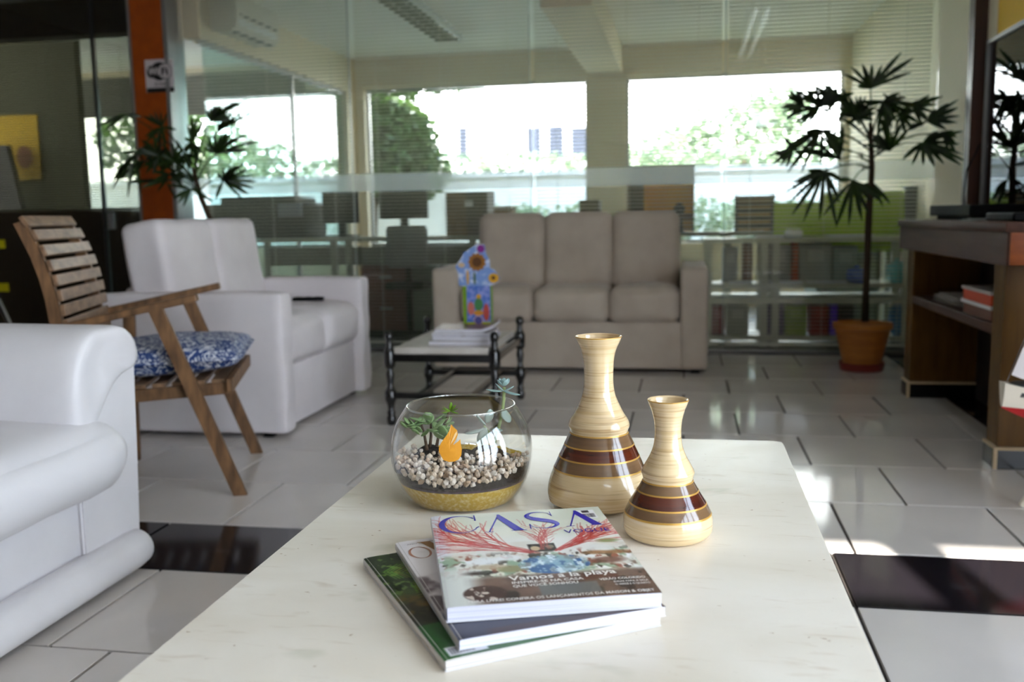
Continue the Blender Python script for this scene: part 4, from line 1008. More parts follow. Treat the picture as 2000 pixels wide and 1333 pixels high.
r1 = rampn(nzn((3, 5, 3), 6, .6), .35, lin((242, 236, 224)), .68, lin((228, 219, 202)))
f1 = rampn(nzn((14, 60, 14), 5, .5), .60, (0, 0, 0), .76, (.26, .26, .26))
x1_ = mixn(f1, r1.outputs[0], lin((176, 146, 104)))
f2 = rampn(nzn((70, 90, 70), 2, 0), .74, (0, 0, 0), .79, (.55, .55, .55))
x2_ = mixn(f2, x1_.outputs[2], lin((150, 110, 62)))
f3 = rampn(nzn((7, 9, 7), 3, .3), .66, (0, 0, 0), .76, (.45, .45, .45))
x3_ = mixn(f3, x2_.outputs[2], lin((184, 186, 160)))
tn.links.new(x3_.outputs[2], pb.inputs['Base Color']); pb.inputs['Roughness'].default_value = .26; pb.inputs['Specular IOR Level'].default_value = .45
M_MARBLE = m
TX0, TX1, TY0, TY1, TZ = -.5515, .192, .62, 1.905, .45
cf = thing('marble_coffee_table', 'low coffee table with ivory marble slab in the foreground', 'coffee table', (-.18, 1.26, 0))
slab = [(TX0, TY0), (TX1, TY0), (TX1, TY1-.010), (TX1-.016, TY1), (TX0, TY1)]
b_ = bmesh.new(); vs_ = [b_.verts.new((x, y, TZ-.03)) for x, y in slab]; fc = b_.faces.new(vs_)
ex = bmesh.ops.extrude_face_region(b_, geom=[fc]); bmesh.ops.translate(b_, verts=[v for v in ex['geom'] if isinstance(v, bmesh.types.BMVert)], vec=(0, 0, .03))
bmesh.ops.recalc_face_normals(b_, faces=b_.faces[:]); bmesh.ops.bevel(b_, geom=b_.edges[:], offset=.002, segments=2, affect='EDGES')
part('marble_slab', MB().bm(b_), M_MARBLE, cf, 40)
part('frame', MB().bx(TX0+.06, TX1-.06, TY0+.06, TY1-.06, .36, .4195, .004), M_BROWNWOOD, cf)
for x in (TX0+.085, TX1-.085):
    for y in (TY0+.085, TY1-.085): part('leg', MB().bx(x-.025, x+.025, y-.025, y+.025, 0, .36, .004), M_BROWNWOOD, cf)

# ------------------------------------------------------------------ vases
m, tn, pb = base_mat('cream_glaze')
f1 = rampn(nzn((6, 6, 210), 5, .3), .48, (0, 0, 0), .74, (.6, .6, .6)); f2 = rampn(nzn((9, 9, 420), 4, .2), .57, (0, 0, 0), .72, (.6, .6, .6))
a_ = mixn(f1, lin((220, 196, 154)), lin((192, 152, 98))); b2_ = mixn(f2, a_.outputs[2], lin((140, 98, 62)))
tn.links.new(b2_.outputs[2], pb.inputs['Base Color']); pb.inputs['Roughness'].default_value = .16; pb.inputs['Coat Weight'].default_value = .6; pb.inputs['Coat Roughness'].default_value = .04
M_VCREAM = m
M_VTAUPE = mat('taupe_glaze', (120, 92, 64), .15, var=((6, 6, 140), (104, 78, 54), .4, .65), coat=.6)
M_VRED = mat('oxblood_glaze', (92, 38, 20), .12, var=((6, 6, 160), (58, 22, 14), .4, .65), coat=.6)
M_VGOLD = mat('gold_line', (206, 160, 78), .3, .35)
def interp(prof, z):
    for (r0, z0), (r1_, z1_) in zip(prof, prof[1:]):
        if z0 <= z <= z1_: return r0+(r1_-r0)*(z-z0)/max(1e-9, z1_-z0)
    return prof[-1][0]
def vase(label, c, prof, bands, rim):
    """prof: (r, z) bottom to top; bands: (z0, z1, material, name)"""
    t = thing('ceramic_vase', label, 'vase', c, 'striped ceramic vases')
    # densify the profile with a spline so the wall stays smooth
    P_ = [Vector((r, z, 0)) for r, z in prof]; d_ = []
    for i in range(len(P_)-1):
        p0, p1, p2, p3 = P_[max(0, i-1)], P_[i], P_[i+1], P_[min(len(P_)-1, i+2)]
        sharp = prof[i] in rim or prof[i+1] in rim
        for k in range(6):
            u = k/6
            q = p1.lerp(p2, u) if sharp else .5*((2*p1)+(p2-p0)*u+(2*p0-5*p1+4*p2-p3)*u*u+(-p0+3*p1-3*p2+p3)*u**3)
            if not d_ or q.y > d_[-1][1]+1e-5: d_.append((q.x, q.y))
    d_.append(prof[-1])
    cuts = sorted(set([d_[0][1]]+[b for s_ in bands for b in s_[:2]]+[d_[-1][1]]))
    for z0, z1 in zip(cuts, cuts[1:]):
        sec = [(interp(d_, z0), z0)]+[q for q in d_ if z0 < q[1] < z1]+[(interp(d_, z1), z1)]
        mm, nm = M_VCREAM, ('body' if z1 < bands[0][0]+1e-4 else 'neck')
        for s_ in bands:
            if abs(s_[0]-z0) < 1e-6: mm, nm = s_[2], s_[3]
        if nm == 'gold_line': sec = [(r+.0003, z) for r, z in sec]
        mb = MB()
        if nm == 'body': sec = [(0, z0)]+sec
        if nm == 'neck':
            r_ = sec[-1][0]
            inner = [(max(.004, r-.004), z) for r, z in reversed(sec[len(sec)//3:])]
            sec = sec+[(r_-.0012, sec[-1][1]+.0014)]+inner
        mb.lathe(sec, c, 64); part(nm, mb, mm, t, 55)
    rr = d_[-1][0]
    part('gilt_rim', MB().tube([(c[0]+(rr-.0008)*math.cos(a), c[1]+(rr-.0008)*math.sin(a), c[2]+d_[-1][1]+.0004) for a in [2*math.pi*k/64 for k in range(65)]], .0011, 6, False), M_VGOLD, t, True)
def vz(kind, yc):
    y = 630+.3451*yc
    return (.716-(y-656)*.000815-.45) if kind == 'big' else (.644-(y-782)*.000742-.45)
def vprof(kind, f, rows, low):
    return low+[(w_*f, vz(kind, yc)) for yc, w_ in rows]
bp = vprof('big', .0002736, [(1000, 286), (950, 297), (900, 292), (850, 277), (800, 256), (750, 233), (700, 209), (650, 186), (605, 163), (592, 167), (578, 173), (565, 174), (540, 165), (505, 142), (450, 114), (400, 94), (350, 85), (300, 83), (250, 84), (200, 88), (150, 100), (105, 121), (80, 131)],
           [(.056, 0), (.066, .0025), (.0735, .008)])
bb = []
for a, b, mm, nm in ((810, 802, M_VGOLD, 'gold_line'), (802, 744, M_VTAUPE, 'taupe_band'), (744, 736, M_VGOLD, 'gold_line'), (736, 678, M_VRED, 'oxblood_band'), (678, 670, M_VGOLD, 'gold_line'), (670, 613, M_VTAUPE, 'taupe_band'), (613, 606, M_VGOLD, 'gold_line')):
    bb.append((vz('big', a), vz('big', b), mm, nm))
vase('taller cream striped ceramic vase with brown bands on the marble table', (-.1305, 1.45, TZ), bp, bb, [bp[i] for i in (11, 12)])
sp_ = vprof('small', .0002494, [(1160, 249), (1120, 252), (1080, 248), (1040, 232), (1000, 210), (960, 185), (920, 161), (880, 138), (868, 142), (852, 146), (836, 148), (800, 130), (750, 102), (700, 83), (650, 75), (600, 74), (550, 79), (500, 92), (465, 106), (442, 114)],
            [(.052, 0), (.0575, .003)])
bb = []
for a, b, mm, nm in ((1068, 1058, M_VGOLD, 'gold_line'), (1058, 1012, M_VTAUPE, 'taupe_band'), (1012, 1004, M_VGOLD, 'gold_line'), (1004, 942, M_VRED, 'oxblood_band'), (942, 934, M_VGOLD, 'gold_line'), (934, 889, M_VTAUPE, 'taupe_band'), (889, 882, M_VGOLD, 'gold_line')):
    bb.append((vz('small', a), vz('small', b), mm, nm))
vase('smaller cream striped ceramic vase with brown bands, right of the taller one', (-.022, 1.315, TZ), sp_, bb, [sp_[i] for i in (9, 10)])

# ------------------------------------------------------------------ glass bowl terrarium
BC = Vector((-.351, 1.45, .530)); BR = .1135
te = thing('glass_terrarium', 'round glass bowl terrarium with pebbles, sand and succulents on the marble table', 'terrarium', (BC.x, BC.y, TZ))
def sph(r, a0, a1, n):  # profile of the sphere between polar angles (degrees from the bottom)
    return [(r*math.sin(math.radians(a)), -r*math.cos(math.radians(a))) for a in [a0+(a1-a0)*k/n for k in range(n+1)]]
aopen = 130; abot = 45
outer = sph(BR, abot, aopen, 40); inner = list(reversed(sph(BR-.0022, abot, aopen, 40)))
rimr, rimz = outer[-1]
prof = [(0, outer[0][1])]+outer+[(rimr-.0003, rimz+.0016), (rimr-.0014, rimz+.0020), (rimr-.0022, rimz+.0012)]+inner+[(0, inner[-1][1]+.001)]
BO = part('glass_bowl', MB().lathe(prof, BC, 72), M_BOWL, te, True)
part('rim', MB().tube([BC+Vector(((rimr-.0011)*math.cos(a), (rimr-.0011)*math.sin(a), rimz+.0012)) for a in [2*math.pi*k/72 for k in range(73)]], .0015, 8, False), glass_mat('rim_glass', (.9, .92, .9), 1.8, 0, 2.2), BO, True)
ri = BR-.003
def fill(z0, z1, wob=0):
    s_ = []
    n = 10
    for k in range(n+1):
        z = z0+(z1-z0)*k/n; d = z-BC.z; s_.append((math.sqrt(max(0, ri*ri-d*d)), d))
    return s_
zb_ = outer[0][1]+BC.z+.003
M_SAND = mat('yellow_sand', (206, 166, 30), .9, var=((170, 170, 170), (232, 214, 150), .45, .70, 8), bump=((400, 400, 400), .4, .001))
M_PURPLE = mat('purple_sand', (96, 72, 92), .9, var=((200, 200, 200), (60, 46, 52), .4, .6))
M_SOIL = mat('dark_soil', (38, 30, 26), .95, var=((160, 160, 160), (70, 58, 50), .5, .7), bump=((220, 220, 220), 1, .004))
part('sand_layer', MB().lathe([(0, zb_-BC.z)]+fill(zb_, .487)+[(0, .487-BC.z)], BC, 48), M_SAND, te, 40)
part('purple_layer', MB().lathe(fill(.487, .4905), BC, 48), M_PURPLE, te, 40)
# soil, its surface uneven, mounded under the two plants
def soil_z(x, y):
    d = .514-.017*max(0, min(1, (-y-.01)/.08))**1.2+.004*mnoise.noise(Vector((x*60, y*60, 1)))
    for mx, my, r, h in ((-.055, .012, .032, .020), (.035, .016, .035, .020)):
        d += h*math.exp(-((x-mx)**2+(y-my)**2)/(2*(r*.6)**2))
    return d
V = []; Fc = []; NR, NA = 26, 56
for i in range(NR+1):
    for k in range(NA):
        a = 2*math.pi*k/NA; u = i/NR; x, y = math.cos(a)*u, math.sin(a)*u
        z = soil_z(x*.106, y*.106)-.004*u**6; R_ = math.sqrt(max(0, ri*ri-(z-BC.z)**2)); V.append((BC.x+x*R_, BC.y+y*R_, z))
for k in range(NA):
    a = 2*math.pi*k/NA; z = .4905; R_ = math.sqrt(ri*ri-(z-BC.z)**2); V.append((BC.x+math.cos(a)*R_, BC.y+math.sin(a)*R_, z))
for i in range(NR+1):
    for k in range(NA): Fc.append((i*NA+k, i*NA+(k+1) % NA, (i+1)*NA+(k+1) % NA, (i+1)*NA+k))
part('soil_layer', MB().add(V, Fc), M_SOIL, te, True)
# loose yellow sand lying on the soil at the back
V = []; Fc = []; n = 24
for i in range(n+1):
    for j in range(7):
        a = math.radians(25+130*i/n); u = .60+.38*j/6; x, y = math.cos(a)*u*.104, math.sin(a)*u*.104
        V.append((BC.x+x, BC.y+y, soil_z(x, y)+.0045*math.sin(math.pi*i/n)**.5*math.sin(math.pi*(j+.3)/6.6)+.0002))
for i in range(n):
    for j in range(6): Fc.append((i*7+j, (i+1)*7+j, (i+1)*7+j+1, i*7+j+1))
part('sand_patch', MB().add(V, Fc), M_SAND, te, True)
# pebbles
PEB = [mat('pebble_%d' % k, c_, .7, var=((60, 60, 60), c2, .4, .65)) for k, (c_, c2) in enumerate((((224, 206, 186), (206, 180, 156)), ((236, 226, 214), (220, 202, 184)), ((206, 178, 150), (188, 156, 128)), ((216, 190, 160), (230, 214, 196))))]
g = random.Random(21); srcs = []
for k in range(10):
    b_ = bmesh.new(); bmesh.ops.create_icosphere(b_, subdivisions=1, radius=1)
    sx_, sy2, sz_ = g.uniform(.8, 1.15), g.uniform(.75, 1.05), g.uniform(.6, .9)
    for v in b_.verts: v.co = Vector((v.co.x*sx_, v.co.y*sy2, v.co.z*sz_))*g.uniform(.8, 1.12)
    me = bpy.data.meshes.new('pebble'); b_.to_mesh(me); b_.free(); me.materials.append(PEB[k % 4]); srcs.append(me)
placed = []; cnt = 0
for layer in range(3):
    tries = 0
    while tries < 2600 and cnt < 290:
        tries += 1
        a = g.uniform(0, 2*math.pi); u = math.sqrt(g.uniform(.03, 1)); x, y = math.cos(a)*u*.108, math.sin(a)*u*.108
        front = y < -.006 or (y < .03 and abs(x) > .075+.4*max(0, y))
        if not front: continue
        if layer == 2 and y > -.03: continue
        s_ = g.uniform(.0043, .0068); z = soil_z(x, y)+.002+layer*.0052
        if (x*x+y*y+(z-BC.z)**2)**.5 > ri-s_*.95: continue
        if any((x-p[0])**2+(y-p[1])**2+(z-p[2])**2 < (.80*(s_+p[3]))**2 for p in placed): continue
        placed.append((x, y, z, s_)); o = bpy.data.objects.new('pebble', srcs[g.randrange(10)]); link(o, te)
        o.location = (x, y, z-TZ); o.scale = (s_, s_, s_); o.rotation_euler = (g.uniform(0, 6), g.uniform(0, 6), g.uniform(0, 6)); cnt += 1
# jade plant and pale rosette succulent
M_JADE = leaf_mat('jade_leaf', (124, 158, 96), (158, 186, 128), .3, .25)
M_LIMELEAF = leaf_mat('young_leaf', (120, 164, 40), (150, 190, 70), .35, .3)
M_GHOST = leaf_mat('grey_green_leaf', (142, 160, 148), (174, 190, 180), .4, .15)
M_ROSE = leaf_mat('blue_green_rosette', (130, 162, 160), (168, 196, 192), .4, .15)
M_JSTEM = mat('jade_stem', (98, 76, 58), .7); M_GSTEM = mat('pale_stem', (160, 176, 120), .6)
def fat_leaf(p, d, L, w_, th, up=Vector((0, 0, 1)), cup=.15):
    d = Vector(d).normalized(); s_ = d.cross(up)
    if s_.length < .05: s_ = d.orthogonal()
    s_.normalize(); nn = s_.cross(d); V = []; Fc = []; n = 7; m_ = 8
    for i in range(n+1):
        u = i/n; ww = w_*(.18+.82*math.sin(math.pi*min(.93, u*.80+.10)))*(1 if u < .9 else .55); tt = th*math.sin(math.pi*(u*.84+.08)); c = Vector(p)+d*L*u+nn*cup*L*u*u
        for k in range(m_):
            a = 2*math.pi*k/m_; V.append(c+s_*math.cos(a)*ww*.5+nn*math.sin(a)*tt*.5)
    for i in range(n):
        for k in range(m_): Fc.append((i*m_+k, (i+1)*m_+k, (i+1)*m_+(k+1) % m_, i*m_+(k+1) % m_))
    Fc += [tuple(range(m_)), tuple(reversed(range(n*m_, n*m_+m_)))]
    return MB().add(V, Fc)
def bpt(px, py, dy=0): return at(px, py, BC.y+dy)
js = MB()
stems = [((836, 889, .0), (829, 850, .0), (822, 826, .0)), ((838, 890, .005), (842, 852, .005), (841, 822, .005)), ((850, 886, .01), (856, 855, .012), (868, 830, .012)), ((868, 830, .012), (874, 815, .012), (878, 800, .014))]
for s_ in stems: js.tube([bpt(*q) for q in s_], [.0030, .0024, .0016], 8)
jade = part('jade_plant', js, M_JSTEM, te, True)
g = random.Random(5)
for px, py, dy, n, L in ((812, 832, 0, 7, .019), (798, 832, -.01, 5, .016), (833, 825, .0, 7, .020), (842, 840, -.012, 6, .020), (860, 845, -.012, 6, .022), (866, 854, -.015, 5, .023), (820, 848, -.01, 4, .015), (872, 828, .01, 5, .018), (848, 824, .01, 5, .018)):
    for k in range(n):
        a = g.uniform(0, 6.28); part('leaf', fat_leaf(bpt(px+g.uniform(-5, 5), py+g.uniform(-5, 5), dy), (math.cos(a), math.sin(a)*.7, g.uniform(-.1, .8)), L*g.uniform(.8, 1.2), L*.74, .004), M_JADE, jade, True)
for a, b in ((-1, .15), (-.7, .35), (1, .2), (.6, .5), (.2, 1), (.8, -.3), (-.5, -.15)):
    part('leaf', fat_leaf(bpt(880, 803, .014), (a, -.3, b), .015, .0062, .002), M_LIMELEAF, jade, True)
gs = MB()
gs.tube([bpt(962, 880, .012), bpt(972, 845, .012), bpt(981, 805, .01), bpt(984, 780, .006), bpt(985, 757, .004)], [.0028, .0026, .0026, .0026, .0024], 10)
gs.tube([bpt(966, 868, .012), bpt(955, 845, .005), bpt(945, 832, .0)], [.0026, .0024, .0018], 8)
gho = part('rosette_succulent', gs, M_GSTEM, te, True)
for px, py, dx, dz, L, w_ in ((944, 838, -.9, -.35, .030, .015), (946, 836, -.1, -.9, .030, .020), (948, 830, -.6, .6, .024, .020), (953, 826, .3, .9, .024, .017), (960, 838, .9, -.2, .02, .014), (983, 800, .35, -.8, .024, .018)):
    part('leaf', fat_leaf(bpt(px, py, -.002), (dx, -.35, dz), L, w_, .005), M_GHOST, gho, True)
rc = bpt(984, 754, .004)
for k, (a, b, L) in enumerate(((-1, -.05, .028), (1, -.35, .028), (.75, .25, .02), (-.6, .45, .018))):
    part('leaf', fat_leaf(rc+Vector((0, 0, -.008)), (a, -.25, b), L, .0125, .003), M_ROSE, gho, True)
for k in range(9):
    a = 2*math.pi*k/9+.3; el = .5 if k % 2 else .9
    part('leaf', fat_leaf(rc, (math.cos(a), math.sin(a), el), .015 if k % 2 else .013, .0105, .0032, cup=.3), M_ROSE, gho, True)
# orange flame sticker on the outside of the glass
def onbowl(px, py, r):
    d = ray(px, py).normalized(); o = Vector((0, 0, EYE))-BC; b = o.dot(d); c = o.dot(o)-r*r; dd = b*b-c
    q = Vector((0, 0, EYE))+d*(-b-math.sqrt(max(0, dd))); return q
fl1 = [(858, 885), (857, 877), (860, 868), (866, 859), (873, 850), (878, 841), (881, 829), (886, 835), (893, 841), (894, 850), (891, 858), (884, 867), (880, 872), (888, 868), (897, 861), (899, 858), (900, 868), (902, 878), (901, 890), (896, 898), (888, 902), (877, 903), (866, 899)]
hole = [(892, 846), (888, 853), (882, 862), (877, 870), (881, 862), (886, 852)]
cx_, cyy = 878, 882; V = []; Fc = []
ctr = onbowl(cx_, cyy, BR+.0006); ring = fl1
V = [ctr]+[onbowl(cx_+(x-cx_)*.5, cyy+(y-cyy)*.5, BR+.0006) for x, y in ring]+[onbowl(x, y, BR+.0006) for x, y in ring]
n = len(ring)
for k in range(n):
    Fc += [(0, 1+k, 1+(k+1) % n), (1+k, 1+n+k, 1+n+(k+1) % n, 1+(k+1) % n)]
part('flame_sticker', MB().add(V, Fc), mat('orange_sticker', (222, 152, 44), .4), BO)
sw = [onbowl(x, y, BR+.0009) for x, y in ((893, 842), (892, 850), (887, 859), (879, 870), (884, 858), (888, 848))]
part('flame_swoosh', MB().add(sw, [tuple(range(6))]), mat('sticker_pale', (236, 200, 140), .4), BO)  # pale swoosh printed inside the flame

# ------------------------------------------------------------------ magazines on the coffee table
def noise2(nx, ny, sx, sy, seed, octv=3):
    rs = np.random.RandomState(seed); out = np.zeros((ny, nx)); amp = 1; tot = 0
    for o in range(octv):
        gx, gy = int(sx*2**o)+2, int(sy*2**o)+2; gr = rs.rand(gy, gx)
        X = np.linspace(0, gx-1.001, nx); Y = np.linspace(0, gy-1.001, ny); x0 = X.astype(int); y0 = Y.astype(int); fx = X-x0; fy = (Y-y0)[:, None]
        a = gr[y0][:, x0]*(1-fx)+gr[y0][:, x0+1]*fx; b = gr[y0+1][:, x0]*(1-fx)+gr[y0+1][:, x0+1]*fx
        out += amp*(a*(1-fy)+b*fy); tot += amp; amp *= .5
    return out/tot
class Sheet:
    """a printed sheet: colours painted on a fine grid, units in metres from the back-left corner"""
    def __init__(s, w_, h, step, rgb):
        s.w, s.h = w_, h; s.nx, s.ny = int(w_/step)+1, int(h/step)+1
        s.U, s.V = np.meshgrid(np.linspace(0, w_, s.nx), np.linspace(0, h, s.ny)); s.c = np.ones((s.ny, s.nx, 3))*np.array(rgb, float); s.step = step
    def put(s, mask, rgb): s.c += np.clip(mask, 0, 1)[..., None]*(np.array(rgb, float)-s.c)
    def soft(s, d, e=None): e = e or s.step; return np.clip(.5-d/e, 0, 1)
    def rect(s, u0, u1, v0, v1, rgb, a=1): s.put(a*s.soft(np.maximum(np.maximum(u0-s.U, s.U-u1), np.maximum(v0-s.V, s.V-v1))), rgb)
    def ell(s, u, v, ru, rv, rgb, a=1, e=None): s.put(a*s.soft((np.hypot((s.U-u)/ru, (s.V-v)/rv)-1)*min(ru, rv), e), rgb)
    def line(s, p, q, w_, rgb, a=1):
        p = np.array(p); q = np.array(q); d = q-p; L = max(1e-9, d@d)
        i0 = max(0, int((min(p[1], q[1])-w_-.002)/s.step)); i1 = min(s.ny, int((max(p[1], q[1])+w_+.002)/s.step)+2)
        j0 = max(0, int((min(p[0], q[0])-w_-.002)/s.step)); j1 = min(s.nx, int((max(p[0], q[0])+w_+.002)/s.step)+2)
        if i1 <= i0 or j1 <= j0: return
        U, V = s.U[i0:i1, j0:j1], s.V[i0:i1, j0:j1]
        t_ = np.clip(((U-p[0])*d[0]+(V-p[1])*d[1])/L, 0, 1); dist = np.hypot(U-p[0]-t_*d[0], V-p[1]-t_*d[1])
        m_ = np.clip(.5-(dist-w_/2)/s.step, 0, 1)*a; s.c[i0:i1, j0:j1] += m_[..., None]*(np.array(rgb, float)-s.c[i0:i1, j0:j1])
    def noise(s, sx, sy, seed): return noise2(s.nx, s.ny, sx, sy, seed)
    def blotch(s, region, sx, sy, seed, lo, hi, rgb): s.put(region*np.clip((s.noise(sx, sy, seed)-lo)/(hi-lo), 0, 1), rgb)
    def band(s, v0, v1, e=.01): return np.clip((s.V-v0)/e+.5, 0, 1)*np.clip((v1-s.V)/e+.5, 0, 1)
def mag_frame(A, ang):
    ux = Vector((math.cos(ang), math.sin(ang), 0)); vy = Vector((math.sin(ang), -math.cos(ang), 0)); A = Vector(A)
    return lambda u, v, z: A+ux*u+vy*v+Vector((0, 0, z))
def curl(u, v, w_, h): return -.0012*math.exp(-u/.006)-.0016*max(0, (u/w_)-.75)**2*8*(v/h)
def sheet_obj(S, fr, z, root, name, m):
    nx, ny = S.nx, S.ny; V = []
    for i in range(ny):
        for j in range(nx):
            u, v = S.U[i, j], S.V[i, j]; V.append(fr(u, v, z+curl(u, v, S.w, S.h)))
    off = wloc(root); me = bpy.data.meshes.new(name)
    idx = np.arange(nx*ny).reshape(ny, nx); q = np.stack([idx[:-1, :-1], idx[1:, :-1], idx[1:, 1:], idx[:-1, 1:]], -1).reshape(-1, 4)
    me.from_pydata([tuple(p-off) for p in V], [], q.tolist())
    at_ = me.color_attributes.new('print', 'FLOAT_COLOR', 'POINT'); C_ = np.clip(S.c, 0, 255)/255
    C_ = np.where(C_ <= .04045, C_/12.92, ((C_+.055)/1.055)**2.4); at_.data.foreach_set('color', np.concatenate([C_.reshape(-1, 3), np.ones((nx*ny, 1))], 1).ravel().astype(np.float32))
    me.materials.append(m); me.polygons.foreach_set('use_smooth', [True]*len(me.polygons)); o = bpy.data.objects.new(name, me); link(o, root); return o
M_PRINT = print_mat('printed_cover', .28, .5)
M_PAGES = mat('page_edges', (226, 226, 238), .55, var=((3, 3, 1500), (196, 196, 212), .42, .62))
M_PAGES2 = mat('page_edges_warm', (222, 218, 214), .55, var=((3, 3, 1500), (186, 180, 176), .42, .62))
def mag_body(root, fr, w_, h, z0, z1, spine_m, pages, back_m):
    mb = MB()                                       # page block with a curved spine edge
    n = 12; V = []; Fc = []
    us = [.0015, .004, .008]+[w_*k/9-.0008*(k == 9) for k in range(1, 10)]
    vs2 = (.0012, h-.0012)
    for u in us:
        for v in vs2:
            V += [fr(u, v, z0+.0008), fr(u, v, z1-.0004+curl(u, v, w_, h))]
    for k in range(len(us)-1):
        a = 4*k; b = a+4; Fc += [(a, a+2, b+2, b), (a+1, b+1, b+3, a+3), (a, b, b+1, a+1), (a+2, a+3, b+3, b+2)]
    e_ = 4*(len(us)-1); Fc += [(0, 1, 3, 2), (e_, e_+2, e_+3, e_+1)]
    part('pages', mb.add(V, Fc), pages, root)
    V = []; Fc = []
    prof = [(.004, z1+.0002-.0008), (.0012, z1-.0010), (-.0003, z1-.003), (-.0006, (z0+z1)/2), (-.0003, z0+.002), (.0012, z0+.0002), (.004, z0)]
    for u, z in prof: V += [fr(u, 0, z), fr(u, h, z)]
    for k in range(len(prof)-1): Fc.append((2*k, 2*k+1, 2*k+3, 2*k+2))
    part('spine', MB().add(V, Fc), spine_m, root, True)
    part('back_cover', MB().add([fr(0, 0, z0), fr(w_, 0, z0), fr(w_, h, z0), fr(0, h, z0), fr(0, 0, z0+.0006), fr(w_, 0, z0+.0006), fr(w_, h, z0+.0006), fr(0, h, z0+.0006)],
                                [(0, 3, 2, 1), (4, 5, 6, 7), (0, 1, 5, 4), (1, 2, 6, 5), (2, 3, 7, 6), (3, 0, 4, 7)]), back_m, root)
def poly_print(root, fr, z, polys, m, name, w_, h):
    V = []; Fc = []
    for pl in polys:
        n = len(V); V += [fr(u, v, z+curl(u, v, w_, h)) for u, v in pl]; Fc.append(tuple(range(n, n+len(pl))))
    b_ = bmesh.new(); vv = [b_.verts.new(p) for p in V]
    for f in Fc:
        try: b_.faces.new([vv[i] for i in f])
        except ValueError: pass
    bmesh.ops.triangulate(b_, faces=b_.faces[:]); part(name, MB().bm(b_), m, root)
def text_print(root, fr, z, s_, u, v, size, m, name, w_, h, wide=1.0, bold=0, slant=0, italic=0, width=None):
    cv_ = bpy.data.curves.new('lettering', 'FONT'); cv_.body = s_; cv_.size = 1; cv_.offset = bold; cv_.shear = italic; cv_.resolution_u = 2
    to = bpy.data.objects.new('lettering', cv_); COL.objects.link(to); dg = bpy.context.evaluated_depsgraph_get(); dg.update()
    me = bpy.data.meshes.new_from_object(to.evaluated_get(dg)); bpy.data.objects.remove(to); bpy.data.curves.remove(cv_)
    vs3 = [v_.co.copy() for v_ in me.vertices]; fs3 = [tuple(p.vertices) for p in me.polygons]; bpy.data.meshes.remove(me)
    if not vs3: return
    sc = size
    if width: wide = width/(max(p.x for p in vs3)*sc)
    mb = MB().add([fr(u+p.x*sc*wide, v-p.y*sc-slant*p.x*sc*wide, z+curl(u+p.x*sc*wide, v, w_, h)) for p in vs3], fs3); part(name, mb, m, root)
flatm = lambda n_, c_, r=.3: mat('ink_'+n_, c_, r)

# --- top magazine
W1, H1 = .235, .312; A1 = (-.342, 1.223, 0); F1 = mag_frame(A1, math.radians(18.0)); Z1a, Z1 = .4757, .4930
m1 = thing('magazine', 'thick top magazine with blue title and red coral artwork on the marble table', 'magazine', tuple(F1(W1/2, H1/2, Z1a)), 'magazines on the marble coffee table')
mag_body(m1, F1, W1, H1, Z1a, Z1, mat('spine_pale', (214, 212, 216), .35), M_PAGES, M_PAPER)
S = Sheet(W1, H1, .00115, (216, 220, 202)); one = np.ones_like(S.U)
S.blotch(one, 2, 9, 1, .4, .7, (232, 232, 216)); S.put(S.band(.105, .205, .03), (232, 232, 226)); S.blotch(S.band(.10, .2), 3, 14, 2, .5, .75, (212, 206, 192))
S.put(np.clip((.02-S.U)/.01, 0, 1), (226, 226, 232))
mid = S.band(.165, .235, .02); S.blotch(mid, 20, 16, 3, .50, .62, (244, 246, 246)); S.blotch(mid, 22, 18, 4, .56, .66, (120, 92, 70)); S.blotch(mid, 24, 20, 5, .60, .68, (60, 54, 46)); S.blotch(mid, 18, 16, 6, .58, .66, (150, 178, 150)); S.blotch(mid, 26, 20, 7, .62, .7, (150, 78, 60))
low = np.clip((S.V-.232)/.012, 0, 1)*np.clip((S.U-.022+.0*S.V)/.01, 0, 1); S.put(low*.9, (86, 58, 48)); S.blotch(low, 9, 10, 8, .5, .7, (120, 92, 78)); S.blotch(low, 14, 12, 9, .58, .7, (48, 32, 30))
S.put(np.clip((S.V-.19)/.02, 0, 1)*np.clip((.05-S.U)/.02, 0, 1)*.9, (222, 226, 220))
for u, v, ru, rv, c_ in ((.055, .185, .02, .012, (236, 240, 240)), (.085, .178, .016, .010, (240, 242, 244)), (.20, .165, .016, .016, (226, 228, 224)), (.215, .18, .02, .006, (150, 100, 60)), (.19, .178, .014, .006, (160, 112, 70)), (.215, .138, .012, .007, (110, 150, 84)),
                         (.215, .21, .014, .012, (214, 212, 200)), (.06, .205, .022, .008, (196, 180, 150)), (.085, .215, .02, .010, (150, 140, 96)), (.045, .222, .016, .006, (52, 44, 40)), (.20, .205, .02, .010, (110, 66, 58))):
    S.ell(u, v, ru, rv, c_, .85, .006)
bl = np.clip(1-np.hypot((S.U-.135)/.045, (S.V-.207)/.032), 0, 1)**.4; S.put(np.where(bl > .25, bl, 0), (134, 178, 200)); S.blotch(np.where(bl > .3, 1, 0), 40, 36, 10, .52, .62, (56, 106, 160)); S.blotch(np.where(bl > .3, 1, 0), 40, 40, 11, .56, .64, (214, 232, 240))
S.ell(.045, .282, .024, .022, (70, 42, 38), 1, .003); S.blotch(np.where(np.hypot((S.U-.045)/.024, (S.V-.282)/.022) < .95, 1, 0), 46, 40, 12, .60, .66, (206, 192, 180))
S.rect(.105, .172, .268, .298, (104, 108, 108), .9); S.rect(.16, .2, .245, .262, (90, 40, 34), .8)
S.rect(.113, .147, .136, .164, (34, 26, 26)); S.ell(.121, .152, .006, .008, (190, 170, 130), 1); S.ell(.140, .148, .005, .006, (120, 110, 84), 1)
g = random.Random(3)
